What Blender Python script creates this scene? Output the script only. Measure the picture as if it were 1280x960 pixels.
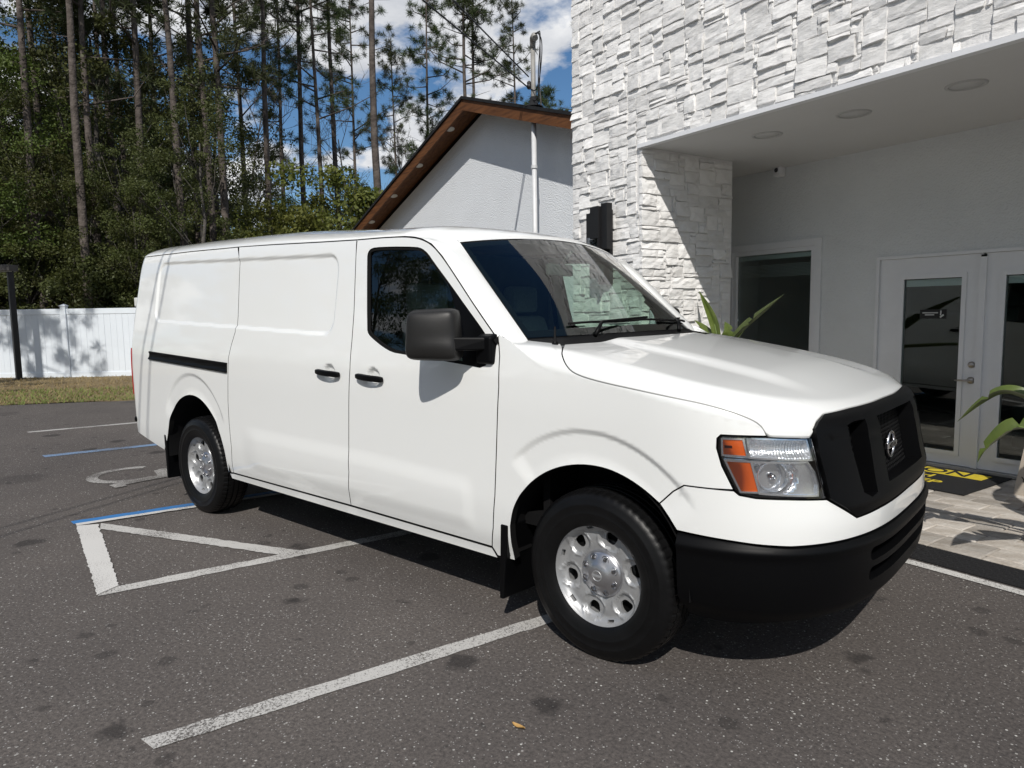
import bpy, bmesh, math, random
import numpy as np
from mathutils import Vector, Matrix
from mathutils.geometry import delaunay_2d_cdt
random.seed(7); RNG = np.random.default_rng(7)
PI = math.pi
S = bpy.context.scene
for o in list(bpy.data.objects): bpy.data.objects.remove(o)
COL = S.collection

# ------------------------------------------------------------------ camera
CF, CX, CY, CZ, CYAW, CPITCH, CROLL = 875.478, 5.37923, -3.41475, 1.52316, 2.286324, 0.1012036, -0.0156453
BANG = -0.262662                       # the building runs 15 degrees off the van's own axis
def cam_axes():
    cy, sy, cp, sp = math.cos(CYAW), math.sin(CYAW), math.cos(CPITCH), math.sin(CPITCH)
    f = np.array([cy*cp, sy*cp, -sp]); r = np.array([sy, -cy, 0.]); u = np.cross(r, f)
    cr, sr = math.cos(CROLL), math.sin(CROLL)
    return cr*r+sr*u, -sr*r+cr*u, f
CR, CU, CFW = cam_axes()
CAM = np.array([CX, CY, CZ])
cd = bpy.data.cameras.new('camera'); cam = bpy.data.objects.new('camera', cd); COL.objects.link(cam)
cam.matrix_world = Matrix(((CR[0], CU[0], -CFW[0], CX), (CR[1], CU[1], -CFW[1], CY), (CR[2], CU[2], -CFW[2], CZ), (0, 0, 0, 1)))
cd.sensor_width = 36; cd.lens = CF/1280*36; cd.clip_start = .05; cd.clip_end = 4000
S.camera = cam
S.render.resolution_x, S.render.resolution_y = 1024, 768
def proj(P):
    d = np.asarray(P, float)-CAM; z = d@CFW
    return np.stack([640+CF*(d@CR)/z, 480-CF*(d@CU)/z], -1)
def pray(px):
    return CFW+(px[0]-640)/CF*CR+(480-px[1])/CF*CU
def on_ground(x, y, z=0.):
    d = pray((x, y)); return CAM+(z-CZ)/d[2]*d
EB = np.array([math.cos(BANG), math.sin(BANG), 0.]); NB = np.array([-EB[1], EB[0], 0.])
def on_plane(px, n, d0):
    d = pray(px); return CAM+(d0-n@CAM)/(n@d)*d
def buv(px, v0):                        # pixel on the building plane v = v0 -> (u, z)
    P = on_plane(px, NB, v0); return float(P@EB), float(P[2])

# ------------------------------------------------------------------ world: sky and clouds
SUN = Vector((.909, -1.28, 1.4675)).normalized()
w = bpy.data.worlds.new('World'); S.world = w; w.use_nodes = True
nt = w.node_tree; N = nt.nodes; L = nt.links; N.clear()
out = N.new('ShaderNodeOutputWorld'); bg = N.new('ShaderNodeBackground'); bg.inputs[1].default_value = .105
sky = N.new('ShaderNodeTexSky'); sky.sky_type = 'NISHITA'; sky.sun_disc = False
sky.sun_elevation = math.asin(SUN.z); sky.sun_rotation = math.atan2(SUN.x, SUN.y)
sky.air_density = 1.0; sky.dust_density = .15; sky.ozone_density = 3.5
tc = N.new('ShaderNodeTexCoord')
sep = N.new('ShaderNodeSeparateXYZ'); L.new(tc.outputs['Generated'], sep.inputs[0])
den = N.new('ShaderNodeMath'); den.operation = 'ADD'; den.inputs[1].default_value = .22; L.new(sep.outputs['Z'], den.inputs[0])
dv = N.new('ShaderNodeVectorMath'); dv.operation = 'DIVIDE'; L.new(tc.outputs['Generated'], dv.inputs[0])
cb = N.new('ShaderNodeCombineXYZ')
for i in range(3): L.new(den.outputs[0], cb.inputs[i])
L.new(cb.outputs[0], dv.inputs[1])
def wnoise(scale, detail, rough, off):
    mp = N.new('ShaderNodeMapping'); mp.inputs['Location'].default_value = off; L.new(dv.outputs[0], mp.inputs[0])
    n = N.new('ShaderNodeTexNoise'); n.inputs['Scale'].default_value = scale; n.inputs['Detail'].default_value = detail
    n.inputs['Roughness'].default_value = rough; L.new(mp.outputs[0], n.inputs[0]); return n
n1 = wnoise(1.55, 9, .55, (3.1, 1.7, 0.4)); 
rp = N.new('ShaderNodeValToRGB'); rp.color_ramp.elements[0].position = .485; rp.color_ramp.elements[1].position = .535
L.new(n1.outputs[0], rp.inputs[0])
n2 = wnoise(3.4, 6, .6, (8.3, 2.2, 5.))
rc = N.new('ShaderNodeValToRGB'); rc.color_ramp.elements[0].position = .3; rc.color_ramp.elements[1].position = .7
rc.color_ramp.elements[0].color = (5.6, 5.9, 6.5, 1); rc.color_ramp.elements[1].color = (11., 11., 11., 1)
L.new(n2.outputs[0], rc.inputs[0])
mx = N.new('ShaderNodeMix'); mx.data_type = 'RGBA'
hsv = N.new('ShaderNodeHueSaturation'); hsv.inputs['Saturation'].default_value = 1.16; hsv.inputs['Value'].default_value = .92; L.new(sky.outputs[0], hsv.inputs['Color'])
L.new(rp.outputs[0], mx.inputs['Factor']); L.new(hsv.outputs[0], mx.inputs['A']); L.new(rc.outputs[0], mx.inputs['B'])
L.new(mx.outputs['Result'], bg.inputs[0]); L.new(bg.outputs[0], out.inputs[0])

sd = bpy.data.lights.new('sun', 'SUN'); sd.energy = 4.6; sd.angle = math.radians(.53); sd.color = (1., .955, .89)
so = bpy.data.objects.new('sun', sd); COL.objects.link(so); so.location = (5, -8, 12)
so.rotation_euler = SUN.to_track_quat('Z', 'Y').to_euler()
S.view_settings.view_transform = 'Standard'; S.view_settings.look = 'None'; S.view_settings.exposure = -.2; S.view_settings.gamma = 1
S.view_settings.use_curve_mapping = False
S.render.engine = 'CYCLES'

# ------------------------------------------------------------------ helpers
MATS = {}
def mat(name, col=(.5, .5, .5), rough=.5, metal=0., spec=.5, coat=0., var=.0, vscale=8., bump=0., bscale=60., bdetail=4, emis=None, trans=0., ior=1.45, rvar=0., col2=None, obj_rand=0., coords='Object', bdist=.01):
    if name in MATS: return MATS[name]
    m = bpy.data.materials.new(name); m.use_nodes = True; MATS[name] = m
    t = m.node_tree; nn = t.nodes; ll = t.links; b = nn['Principled BSDF']
    b.inputs['Base Color'].default_value = (*col, 1); b.inputs['Roughness'].default_value = rough; b.inputs['Metallic'].default_value = metal
    b.inputs['Specular IOR Level'].default_value = spec; b.inputs['Coat Weight'].default_value = coat; b.inputs['IOR'].default_value = ior
    b.inputs['Coat Roughness'].default_value = .03
    b.inputs['Transmission Weight'].default_value = trans
    tc = nn.new('ShaderNodeTexCoord')
    src = None
    if var or col2:
        n = nn.new('ShaderNodeTexNoise'); n.inputs['Scale'].default_value = vscale; n.inputs['Detail'].default_value = 6; n.inputs['Roughness'].default_value = .62
        ll.new(tc.outputs[coords], n.inputs[0])
        r = nn.new('ShaderNodeValToRGB'); r.color_ramp.elements[0].position = .32; r.color_ramp.elements[1].position = .68
        c2 = col2 or tuple(min(1, c*(1+var)) for c in col)
        c1 = col if col2 else tuple(c*(1-var) for c in col)
        r.color_ramp.elements[0].color = (*c1, 1); r.color_ramp.elements[1].color = (*c2, 1)
        ll.new(n.outputs[0], r.inputs[0]); src = r.outputs[0]
        if rvar:
            mr = nn.new('ShaderNodeMapRange'); mr.inputs['To Min'].default_value = rough-rvar; mr.inputs['To Max'].default_value = rough+rvar
            ll.new(n.outputs[0], mr.inputs[0]); ll.new(mr.outputs[0], b.inputs['Roughness'])
    if obj_rand:
        oi = nn.new('ShaderNodeObjectInfo'); h = nn.new('ShaderNodeHueSaturation')
        mr = nn.new('ShaderNodeMapRange'); mr.inputs['To Min'].default_value = 1-obj_rand; mr.inputs['To Max'].default_value = 1+obj_rand
        ll.new(oi.outputs['Random'], mr.inputs[0]); ll.new(mr.outputs[0], h.inputs['Value'])
        if src: ll.new(src, h.inputs['Color'])
        else: h.inputs['Color'].default_value = (*col, 1)
        src = h.outputs[0]
    if src: ll.new(src, b.inputs['Base Color'])
    if bump:
        n = nn.new('ShaderNodeTexNoise'); n.inputs['Scale'].default_value = bscale; n.inputs['Detail'].default_value = bdetail
        ll.new(tc.outputs[coords], n.inputs[0])
        bp = nn.new('ShaderNodeBump'); bp.inputs['Strength'].default_value = bump; bp.inputs['Distance'].default_value = bdist
        ll.new(n.outputs[0], bp.inputs['Height']); ll.new(bp.outputs[0], b.inputs['Normal'])
    if emis:
        b.inputs['Emission Color'].default_value = (*emis[:3], 1); b.inputs['Emission Strength'].default_value = emis[3]
    return m

BASE = {}
def setp(o, label=None, cat=None, group=None, kind=None):
    if label: o['label'] = label
    if cat: o['category'] = cat
    if group: o['group'] = group
    if kind: o['kind'] = kind
    return o
def thing(name, label, cat, base=(0, 0, 0), frame='W', group=None):
    o = bpy.data.objects.new(name, None); COL.objects.link(o); o.empty_display_size = .2
    place(o, base, frame); BASE[o.name] = np.array(base, float)
    return setp(o, label, cat, group)
def place(o, base, frame):
    b = np.array(base, float)
    if frame == 'B':
        p = b[0]*EB+b[1]*NB+np.array([0, 0, b[2]]); o.location = p; o.rotation_euler = (0, 0, BANG)
    else: o.location = b
def link(me, name, material, parent=None, base=None, frame='W'):
    o = bpy.data.objects.new(name, me); COL.objects.link(o)
    if material is not None and not me.materials: me.materials.append(material)
    if parent is not None:
        o.parent = parent; BASE[o.name] = BASE.get(parent.name, np.zeros(3))
    else:
        b = base if base is not None else (0, 0, 0); place(o, b, frame); BASE[o.name] = np.array(b, float)
    return o
class MB:
    def __init__(self): self.v = []; self.f = []; self.s = []
    def add(self, vs, fs, smooth=False):
        n = len(self.v); self.v += [tuple(map(float, q)) for q in vs]
        for f in fs: self.f.append(tuple(i+n for i in f)); self.s.append(smooth)
        return self
    def box(self, a, b, bev=0.):
        x0, y0, z0 = a; x1, y1, z1 = b
        if bev <= 0:
            return self.add([(x0, y0, z0), (x1, y0, z0), (x1, y1, z0), (x0, y1, z0), (x0, y0, z1), (x1, y0, z1), (x1, y1, z1), (x0, y1, z1)],
                            [(3, 2, 1, 0), (4, 5, 6, 7), (0, 1, 5, 4), (1, 2, 6, 5), (2, 3, 7, 6), (3, 0, 4, 7)])
        bm = bmesh.new(); bmesh.ops.create_cube(bm, size=1)
        for v in bm.verts: v.co = Vector(((x0+x1)/2+v.co.x*(x1-x0), (y0+y1)/2+v.co.y*(y1-y0), (z0+z1)/2+v.co.z*(z1-z0)))
        bmesh.ops.bevel(bm, geom=bm.edges[:], offset=bev, segments=2, affect='EDGES', profile=.6)
        self.bm(bm); return self
    def bm(self, bm, smooth=False):
        bm.verts.index_update(); self.add([v.co[:] for v in bm.verts], [[v.index for v in f.verts] for f in bm.faces], smooth); bm.free()
    def hexa(self, pts):                 # 8 points: bottom ring 4, top ring 4
        return self.add(pts, [(3, 2, 1, 0), (4, 5, 6, 7), (0, 1, 5, 4), (1, 2, 6, 5), (2, 3, 7, 6), (3, 0, 4, 7)])
    def prism(self, poly, d, origin=(0, 0, 0), ux=(1, 0, 0), uy=(0, 0, 1), smooth=False):
        o = np.array(origin, float); ux = np.array(ux, float); uy = np.array(uy, float); n = np.cross(ux, uy)
        a = [o+x*ux+y*uy for x, y in poly]; b = [p+n*d for p in a]; k = len(poly)
        return self.add(a+b, [tuple(range(k))[::-1], tuple(range(k, 2*k))]+[(i, (i+1) % k, (i+1) % k+k, i+k) for i in range(k)], smooth)
    def tube(self, path, r, n=8, caps=True, smooth=True):
        P = [np.array(q, float) for q in path]; rs = r if hasattr(r, '__len__') else [r]*len(P)
        vs = []; fs = []; up = np.array([.0, .0, 1.]); prev = None
        for i, q in enumerate(P):
            t = P[min(i+1, len(P)-1)]-P[max(i-1, 0)]; t = t/(np.linalg.norm(t)+1e-12)
            if prev is None:
                a = np.cross(t, up if abs(t[2]) < .9 else np.array([1., 0, 0]))
            else: a = prev-t*(prev@t)
            a = a/np.linalg.norm(a); prev = a; b = np.cross(t, a)
            for k in range(n):
                th = 2*PI*k/n; vs.append(q+rs[i]*(math.cos(th)*a+math.sin(th)*b))
        for i in range(len(P)-1):
            for k in range(n): fs.append((i*n+k, i*n+(k+1) % n, (i+1)*n+(k+1) % n, (i+1)*n+k))
        m = len(self.v); self.add(vs, fs, smooth)
        if caps: self.f += [tuple(m+k for k in range(n))[::-1], tuple(m+(len(P)-1)*n+k for k in range(n))]; self.s += [False, False]
        return self
    def lathe(self, prof, c, axis, n=48, closed=False, smooth=True, ref=None):
        # prof: (radius, along); axis unit vector
        ax = np.array(axis, float); ax /= np.linalg.norm(ax); c = np.array(c, float)
        a = np.cross(ax, np.array([0, 0, 1.]) if abs(ax[2]) < .9 else np.array([1., 0, 0])); a /= np.linalg.norm(a); b = np.cross(ax, a)
        vs = []; m = len(prof)
        for k in range(n):
            th = 2*PI*k/n; d = math.cos(th)*a+math.sin(th)*b
            for r, t in prof: vs.append(c+d*r+ax*t)
        fs = []
        for k in range(n):
            k2 = (k+1) % n
            for i in range(m-1 if not closed else m):
                j = (i+1) % m; fs.append((k*m+i, k2*m+i, k2*m+j, k*m+j))
        return self.add(vs, fs, smooth)
    def grid(self, P, smooth=True, flip=False):    # P: (n, m, 3)
        P = np.asarray(P); n, m = P.shape[:2]; fs = []
        for i in range(n-1):
            for j in range(m-1):
                q = (i*m+j, (i+1)*m+j, (i+1)*m+j+1, i*m+j+1); fs.append(q[::-1] if flip else q)
        return self.add(P.reshape(-1, 3), fs, smooth)
    def mesh(self, name, base=(0, 0, 0), fix=False):
        me = bpy.data.meshes.new(name); b = np.array(base)
        V = np.array(self.v, float)-b
        me.from_pydata(V.tolist(), [], self.f); me.polygons.foreach_set('use_smooth', self.s)
        if fix:
            bm = bmesh.new(); bm.from_mesh(me); bmesh.ops.recalc_face_normals(bm, faces=bm.faces[:]); bm.to_mesh(me); bm.free()
        me.update(); return me
    def build(self, name, material, parent=None, base=None, frame='W', fix=True):
        b = BASE.get(parent.name, np.zeros(3)) if parent is not None else (base if base is not None else np.zeros(3))
        return link(self.mesh(name, b, fix), name, material, parent, base, frame)
def text_mesh(body, size, depth=.002, align='CENTER'):
    cu = bpy.data.curves.new('t', 'FONT'); cu.body = body; cu.size = size; cu.extrude = depth; cu.align_x = align; cu.align_y = 'CENTER'; cu.offset = size*.012
    o = bpy.data.objects.new('t', cu); COL.objects.link(o); me = bpy.data.meshes.new_from_object(o)
    bpy.data.objects.remove(o); return me
def text_on(body, size, name, material, parent, origin, ux, uy, depth=.0015, sx=1.):
    me = text_mesh(body, size, depth); ux = np.array(ux, float); uy = np.array(uy, float); nz = np.cross(ux, uy); nz /= np.linalg.norm(nz)
    b = BASE.get(parent.name, np.zeros(3)); o = np.array(origin, float)-b
    V = np.empty(len(me.vertices)*3); me.vertices.foreach_get('co', V); V = V.reshape(-1, 3)
    Q = o+np.outer(V[:, 0]*sx, ux)+np.outer(V[:, 1], uy)+np.outer(V[:, 2], nz)
    me.vertices.foreach_set('co', Q.ravel()); me.update()
    return link(me, name, material, parent)
def smooth_table(xs, ys, sig, lo=-3., hi=8., st=.004):
    X = np.arange(lo, hi, st); Y = np.interp(X, xs, ys); k = int(4*sig/st); g = np.exp(-.5*(np.arange(-k, k+1)*st/sig)**2); g /= g.sum()
    Yp = np.concatenate([np.full(k, Y[0]), Y, np.full(k, Y[-1])]); Y2 = np.convolve(Yp, g, 'valid')
    return lambda x: np.interp(x, X, Y2)
def sstep(a, b, x):
    t = np.clip((np.asarray(x, float)-a)/(b-a), 0, 1); return t*t*(3-2*t)
def in_poly(P, poly):
    x, y = P[:, 0], P[:, 1]; r = np.zeros(len(P), bool); n = len(poly)
    for i in range(n):
        x0, y0 = poly[i]; x1, y1 = poly[(i+1) % n]
        if y0 == y1: continue
        c = ((y0 > y) != (y1 > y)) & (x < (x1-x0)*(y-y0)/(y1-y0)+x0); r ^= c
    return r
def resample(poly, step, closed=True):
    out = []; n = len(poly)
    for i in range(n if closed else n-1):
        a = np.array(poly[i], float); b = np.array(poly[(i+1) % n], float); k = max(1, int(math.ceil(np.linalg.norm(b-a)/step)))
        for j in range(k): out.append(a+(b-a)*j/k)
    if not closed: out.append(np.array(poly[-1], float))
    return np.array(out)
def chaikin(pts, it=2, closed=False):
    P = [np.array(q, float) for q in pts]
    for _ in range(it):
        Q = [] if closed else [P[0]]
        n = len(P)
        for i in range(n if closed else n-1):
            a, b = P[i], P[(i+1) % n]; Q += [a*.75+b*.25, a*.25+b*.75]
        if not closed: Q.append(P[-1])
        P = Q
    return np.array(P)
def poly_area(p):
    p = np.array(p); x, y = p[:, 0], p[:, 1]; return .5*np.sum(x*np.roll(y, -1)-y*np.roll(x, -1))
def inset_poly(poly, d):
    P = np.array(poly, float)
    if poly_area(P) < 0: P = P[::-1]
    n = len(P); Q = []
    for i in range(n):
        a = P[i]-P[i-1]; b = P[(i+1) % n]-P[i]; a = a/(np.linalg.norm(a)+1e-9); b = b/(np.linalg.norm(b)+1e-9)
        na = np.array([-a[1], a[0]]); nb = np.array([-b[1], b[0]]); m = na+nb; l = np.linalg.norm(m)
        if l < 1e-6: Q.append(P[i]); continue
        m /= l; Q.append(P[i]+m*d/max(.4, m@na))
    return np.array(Q)
def fill2d(poly, holes, step):
    poly = np.asarray(poly, float); holes = [np.asarray(h, float) for h in holes]
    bnd = [resample(poly, step)]+[resample(h, step) for h in holes]
    B = np.concatenate(bnd); edges = []; k = 0
    for b in bnd: edges += [(k+i, k+(i+1) % len(b)) for i in range(len(b))]; k += len(b)
    lo, hi = poly.min(0), poly.max(0)
    gx = np.arange(lo[0]+step*.5, hi[0], step); gy = np.arange(lo[1]+step*.5, hi[1], step)
    G = np.stack(np.meshgrid(gx, gy, indexing='ij'), -1).reshape(-1, 2)
    if len(G):
        m = in_poly(G, poly)
        for h in holes: m &= ~in_poly(G, h)
        G = G[m]
    if len(G):
        keep = np.ones(len(G), bool)
        for i in range(0, len(G), 2000):
            d = np.min(((G[i:i+2000, None, :]-B[None])**2).sum(-1), 1); keep[i:i+2000] = d > (step*.5)**2
        G = G[keep]
    V = np.concatenate([B, G]) if len(G) else B
    r = delaunay_2d_cdt([Vector(q) for q in V], edges, [], 0, 1e-7)
    V2 = np.array([q[:] for q in r[0]]); F = np.array([f for f in r[2]], int)
    C = V2[F].mean(1); m = in_poly(C, poly)
    for h in holes: m &= ~in_poly(C, h)
    F = F[m]
    T = V2[F]; ar = (T[:, 1, 0]-T[:, 0, 0])*(T[:, 2, 1]-T[:, 0, 1])-(T[:, 1, 1]-T[:, 0, 1])*(T[:, 2, 0]-T[:, 0, 0])
    F[ar < 0] = F[ar < 0][:, ::-1]
    loops = []; k = 0
    return V2, F, bnd
def glassmat(name, tint, gl=.10, tr=.5, rough=.0):
    m = bpy.data.materials.new(name); m.use_nodes = True; t = m.node_tree; nn = t.nodes; ll = t.links; nn.clear()
    o = nn.new('ShaderNodeOutputMaterial'); tr_ = nn.new('ShaderNodeBsdfTransparent'); tr_.inputs[0].default_value = (*tint, 1)
    g = nn.new('ShaderNodeBsdfGlossy'); g.inputs['Roughness'].default_value = rough; g.inputs[0].default_value = (1, 1, 1, 1)
    fr = nn.new('ShaderNodeFresnel'); fr.inputs[0].default_value = 1.5
    mm = nn.new('ShaderNodeMath'); mm.operation = 'MULTIPLY_ADD'; mm.inputs[1].default_value = 1.6; mm.inputs[2].default_value = gl-.06; mm.use_clamp = True
    ll.new(fr.outputs[0], mm.inputs[0])
    mx = nn.new('ShaderNodeMixShader'); ll.new(mm.outputs[0], mx.inputs[0]); ll.new(tr_.outputs[0], mx.inputs[1]); ll.new(g.outputs[0], mx.inputs[2]); ll.new(mx.outputs[0], o.inputs[0])
    return m
# ================================================================== GROUND
def asphalt_mat():
    m = bpy.data.materials.new('asphalt'); m.use_nodes = True; t = m.node_tree; nn = t.nodes; ll = t.links; b = nn['Principled BSDF']
    tc = nn.new('ShaderNodeTexCoord'); C = tc.outputs['Object']
    def noise(sc, de=5, ro=.6, off=(0, 0, 0)):
        mp = nn.new('ShaderNodeMapping'); mp.inputs['Location'].default_value = off; ll.new(C, mp.inputs[0])
        n = nn.new('ShaderNodeTexNoise'); n.inputs['Scale'].default_value = sc; n.inputs['Detail'].default_value = de; n.inputs['Roughness'].default_value = ro; ll.new(mp.outputs[0], n.inputs[0]); return n.outputs[0]
    def ramp(src, a, b_, c0, c1):
        r = nn.new('ShaderNodeValToRGB'); r.color_ramp.elements[0].position = a; r.color_ramp.elements[1].position = b_
        r.color_ramp.elements[0].color = (*c0, 1); r.color_ramp.elements[1].color = (*c1, 1); ll.new(src, r.inputs[0]); return r.outputs[0]
    def mix(f, a, b_, mode='MIX'):
        x = nn.new('ShaderNodeMix'); x.data_type = 'RGBA'; x.blend_type = mode
        if hasattr(f, 'links'): ll.new(f, x.inputs['Factor'])
        else: x.inputs['Factor'].default_value = f
        ll.new(a, x.inputs['A']); ll.new(b_, x.inputs['B']); return x.outputs['Result']
    base = ramp(noise(.45, 6, .62), .3, .72, (.076, .069, .066), (.112, .101, .094))
    grain = ramp(noise(62, 4, .8), .30, .72, (.42, .42, .43), (1.62, 1.58, 1.54)); base = mix(1., base, grain, 'MULTIPLY')
    def specks(sc, thr, col, seed):
        v = nn.new('ShaderNodeTexVoronoi'); v.inputs['Scale'].default_value = sc; v.inputs['Randomness'].default_value = 1
        mp = nn.new('ShaderNodeMapping'); mp.inputs['Location'].default_value = (seed, seed*.7, 0); ll.new(C, mp.inputs[0]); ll.new(mp.outputs[0], v.inputs[0])
        sp = nn.new('ShaderNodeSeparateColor'); ll.new(v.outputs['Color'], sp.inputs[0])
        lt = nn.new('ShaderNodeMath'); lt.operation = 'LESS_THAN'; lt.inputs[1].default_value = thr; ll.new(v.outputs['Distance'], lt.inputs[0])
        g = nn.new('ShaderNodeMath'); g.operation = 'GREATER_THAN'; g.inputs[1].default_value = .90; ll.new(sp.outputs[0], g.inputs[0])
        mu = nn.new('ShaderNodeMath'); mu.operation = 'MULTIPLY'; ll.new(lt.outputs[0], mu.inputs[0]); ll.new(g.outputs[0], mu.inputs[1])
        rg = nn.new('ShaderNodeRGB'); rg.outputs[0].default_value = (*col, 1)
        return mu.outputs[0], rg.outputs[0]
    for a in ((58, .26, (.34, .33, .31), 1.), (120, .34, (.27, .26, .25), 5.), (34, .15, (.52, .51, .48), 9.)):
        f, c = specks(*a); base = mix(f, base, c)
    # oil drips: small dark blotches here and there
    dk = nn.new('ShaderNodeRGB'); dk.outputs[0].default_value = (.020, .018, .018, 1)
    for vsc, rmul, thr_, amt in ((2.9, .30, .50, .66), (7.5, .36, .74, .45), (1.1, .30, .5, .30)):
     v = nn.new('ShaderNodeTexVoronoi'); v.inputs['Scale'].default_value = vsc; v.inputs['Randomness'].default_value = 1.
     wob = nn.new('ShaderNodeMix'); wob.data_type = 'RGBA'; wob.inputs['Factor'].default_value = .22/vsc**.6
     nw = nn.new('ShaderNodeTexNoise'); nw.inputs['Scale'].default_value = 7+vsc; nw.inputs['Detail'].default_value = 5; ll.new(C, nw.inputs[0]); ll.new(C, wob.inputs['A']); ll.new(nw.outputs['Color'], wob.inputs['B']); ll.new(wob.outputs['Result'], v.inputs[0])
     sp = nn.new('ShaderNodeSeparateColor'); ll.new(v.outputs['Color'], sp.inputs[0])
     rad = nn.new('ShaderNodeMath'); rad.operation = 'MULTIPLY'; rad.inputs[1].default_value = rmul; ll.new(sp.outputs[1], rad.inputs[0])
     df = nn.new('ShaderNodeMath'); df.operation = 'SUBTRACT'; ll.new(rad.outputs[0], df.inputs[0]); ll.new(v.outputs['Distance'], df.inputs[1])
     mr = nn.new('ShaderNodeMapRange'); mr.inputs['From Min'].default_value = -.015; mr.inputs['From Max'].default_value = .06; mr.inputs['To Max'].default_value = amt; ll.new(df.outputs[0], mr.inputs[0])
     gt = nn.new('ShaderNodeMath'); gt.operation = 'GREATER_THAN'; gt.inputs[1].default_value = thr_; ll.new(sp.outputs[0], gt.inputs[0])
     big = nn.new('ShaderNodeMath'); big.operation = 'MULTIPLY'; ll.new(mr.outputs[0], big.inputs[0]); ll.new(gt.outputs[0], big.inputs[1])
     base = mix(big.outputs[0], base, dk.outputs[0])
    ll.new(base, b.inputs['Base Color']); b.inputs['Roughness'].default_value = .88; b.inputs['Specular IOR Level'].default_value = .25
    bp = nn.new('ShaderNodeBump'); bp.inputs['Strength'].default_value = .55; bp.inputs['Distance'].default_value = .006; ll.new(noise(130, 3, .7), bp.inputs['Height']); ll.new(bp.outputs[0], b.inputs['Normal'])
    return m
ASP = asphalt_mat()
soil = mat('leaf_litter_soil', (.040, .028, .017), rough=.95, col2=(.085, .062, .034), vscale=1.7, bump=.6, bscale=12, bdist=.05)
setp(MB().add([(-900, -900, -.06), (900, -900, -.06), (900, 900, -.06), (-900, 900, -.06)], [(0, 1, 2, 3)]).build('ground', soil), kind='structure')
# fence line, grass strip between the lot and the fence
FA = np.array([-14.75, 2.60, 0.]); FD = np.array([math.cos(math.radians(42)), math.sin(math.radians(42)), 0.]); FN = np.array([FD[1], -FD[0], 0.])   # FN points to the lot
def F3(a, b, z): return FA+FD*a+FN*b+np.array([0, 0, z])
g0, g1 = on_ground(0, 507), on_ground(172, 500)
gd = (g1-g0)/np.linalg.norm(g1-g0); ge = lambda t: g0+gd*t
A_ = ge(-40); B_ = ge(45)
lot = [A_, B_, (60, 40, 0), (60, -60, 0), (-30, -60, 0)]
setp(MB().add([(q[0], q[1], 0) for q in lot], [tuple(range(len(lot)))]).build('parking_lot', ASP), kind='structure')
verge_m = mat('dry_turf', (.15, .105, .05), rough=.95, col2=(.21, .16, .08), vscale=3.5, bump=.8, bscale=60, bdist=.02)
# verge: slightly mounded strip
nv = 120; G = []
for i in range(nv):
    t = -18+i*40/(nv-1); e = ge(t)+gd*0; row = []
    nrmv = np.array([-gd[1], gd[0], 0])
    for j, f in enumerate(np.linspace(0, 1, 9)):
        p = e+nrmv*f*9.0*1.0
        wob = .05*math.sin(t*2.3)+.04*math.sin(t*5.1+1)
        if j == 0: p = p+nrmv*wob
        row.append((p[0], p[1], .004+.03*min(1, f*8)+.05*math.sin(f*PI)+.01*math.sin(t*1.7+f*9)))
    G.append(row)
setp(MB().grid(np.array(G)).build('grass_verge', verge_m), kind='structure')
def verge_z(p):
    f = ((p-g0)@np.array([-gd[1], gd[0], 0]))/9.0; t = (p-g0)@gd; return .004+.03*min(1, max(0, f)*8)+.05*math.sin(max(0, min(1, f))*PI)+.01*math.sin(t*1.7+f*9)
rg = np.random.default_rng(3)
def blades(n, f_lo, f_hi, hmin, hmax, name, mt, label, pw=1.):
    vs = []; fs = []
    for i in range(n):
        t = rg.uniform(-5, 9); f = f_lo+(f_hi-f_lo)*rg.random()**pw
        p = ge(t)+np.array([-gd[1], gd[0], 0])*f*9
        z = verge_z(p); h = rg.uniform(hmin, hmax); a = rg.uniform(0, 2*PI); w_ = rg.uniform(.006, .013); l = rg.normal(0, .035, 2)
        k = len(vs); vs += [(p[0]-w_*math.cos(a), p[1]-w_*math.sin(a), z-.01), (p[0]+w_*math.cos(a), p[1]+w_*math.sin(a), z-.01), (p[0]+l[0], p[1]+l[1], z+h)]; fs.append((k, k+1, k+2))
    o = MB().add(vs, fs).build(name, mt, fix=False); return setp(o, label, 'grass', kind='stuff')
blades(14000, .0, .62, .02, .06, 'dry_grass', mat('dry_grass_blade', (.20, .145, .07), rough=.9, col2=(.32, .25, .12), vscale=6.), 'dry brown grass along the foot of the white fence')
blades(9000, .0, .24, .03, .07, 'green_grass', mat('green_grass_blade', (.10, .15, .035), rough=.8, col2=(.20, .24, .06), vscale=5.), 'green grass fringe growing along the asphalt edge', 1.4)

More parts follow.
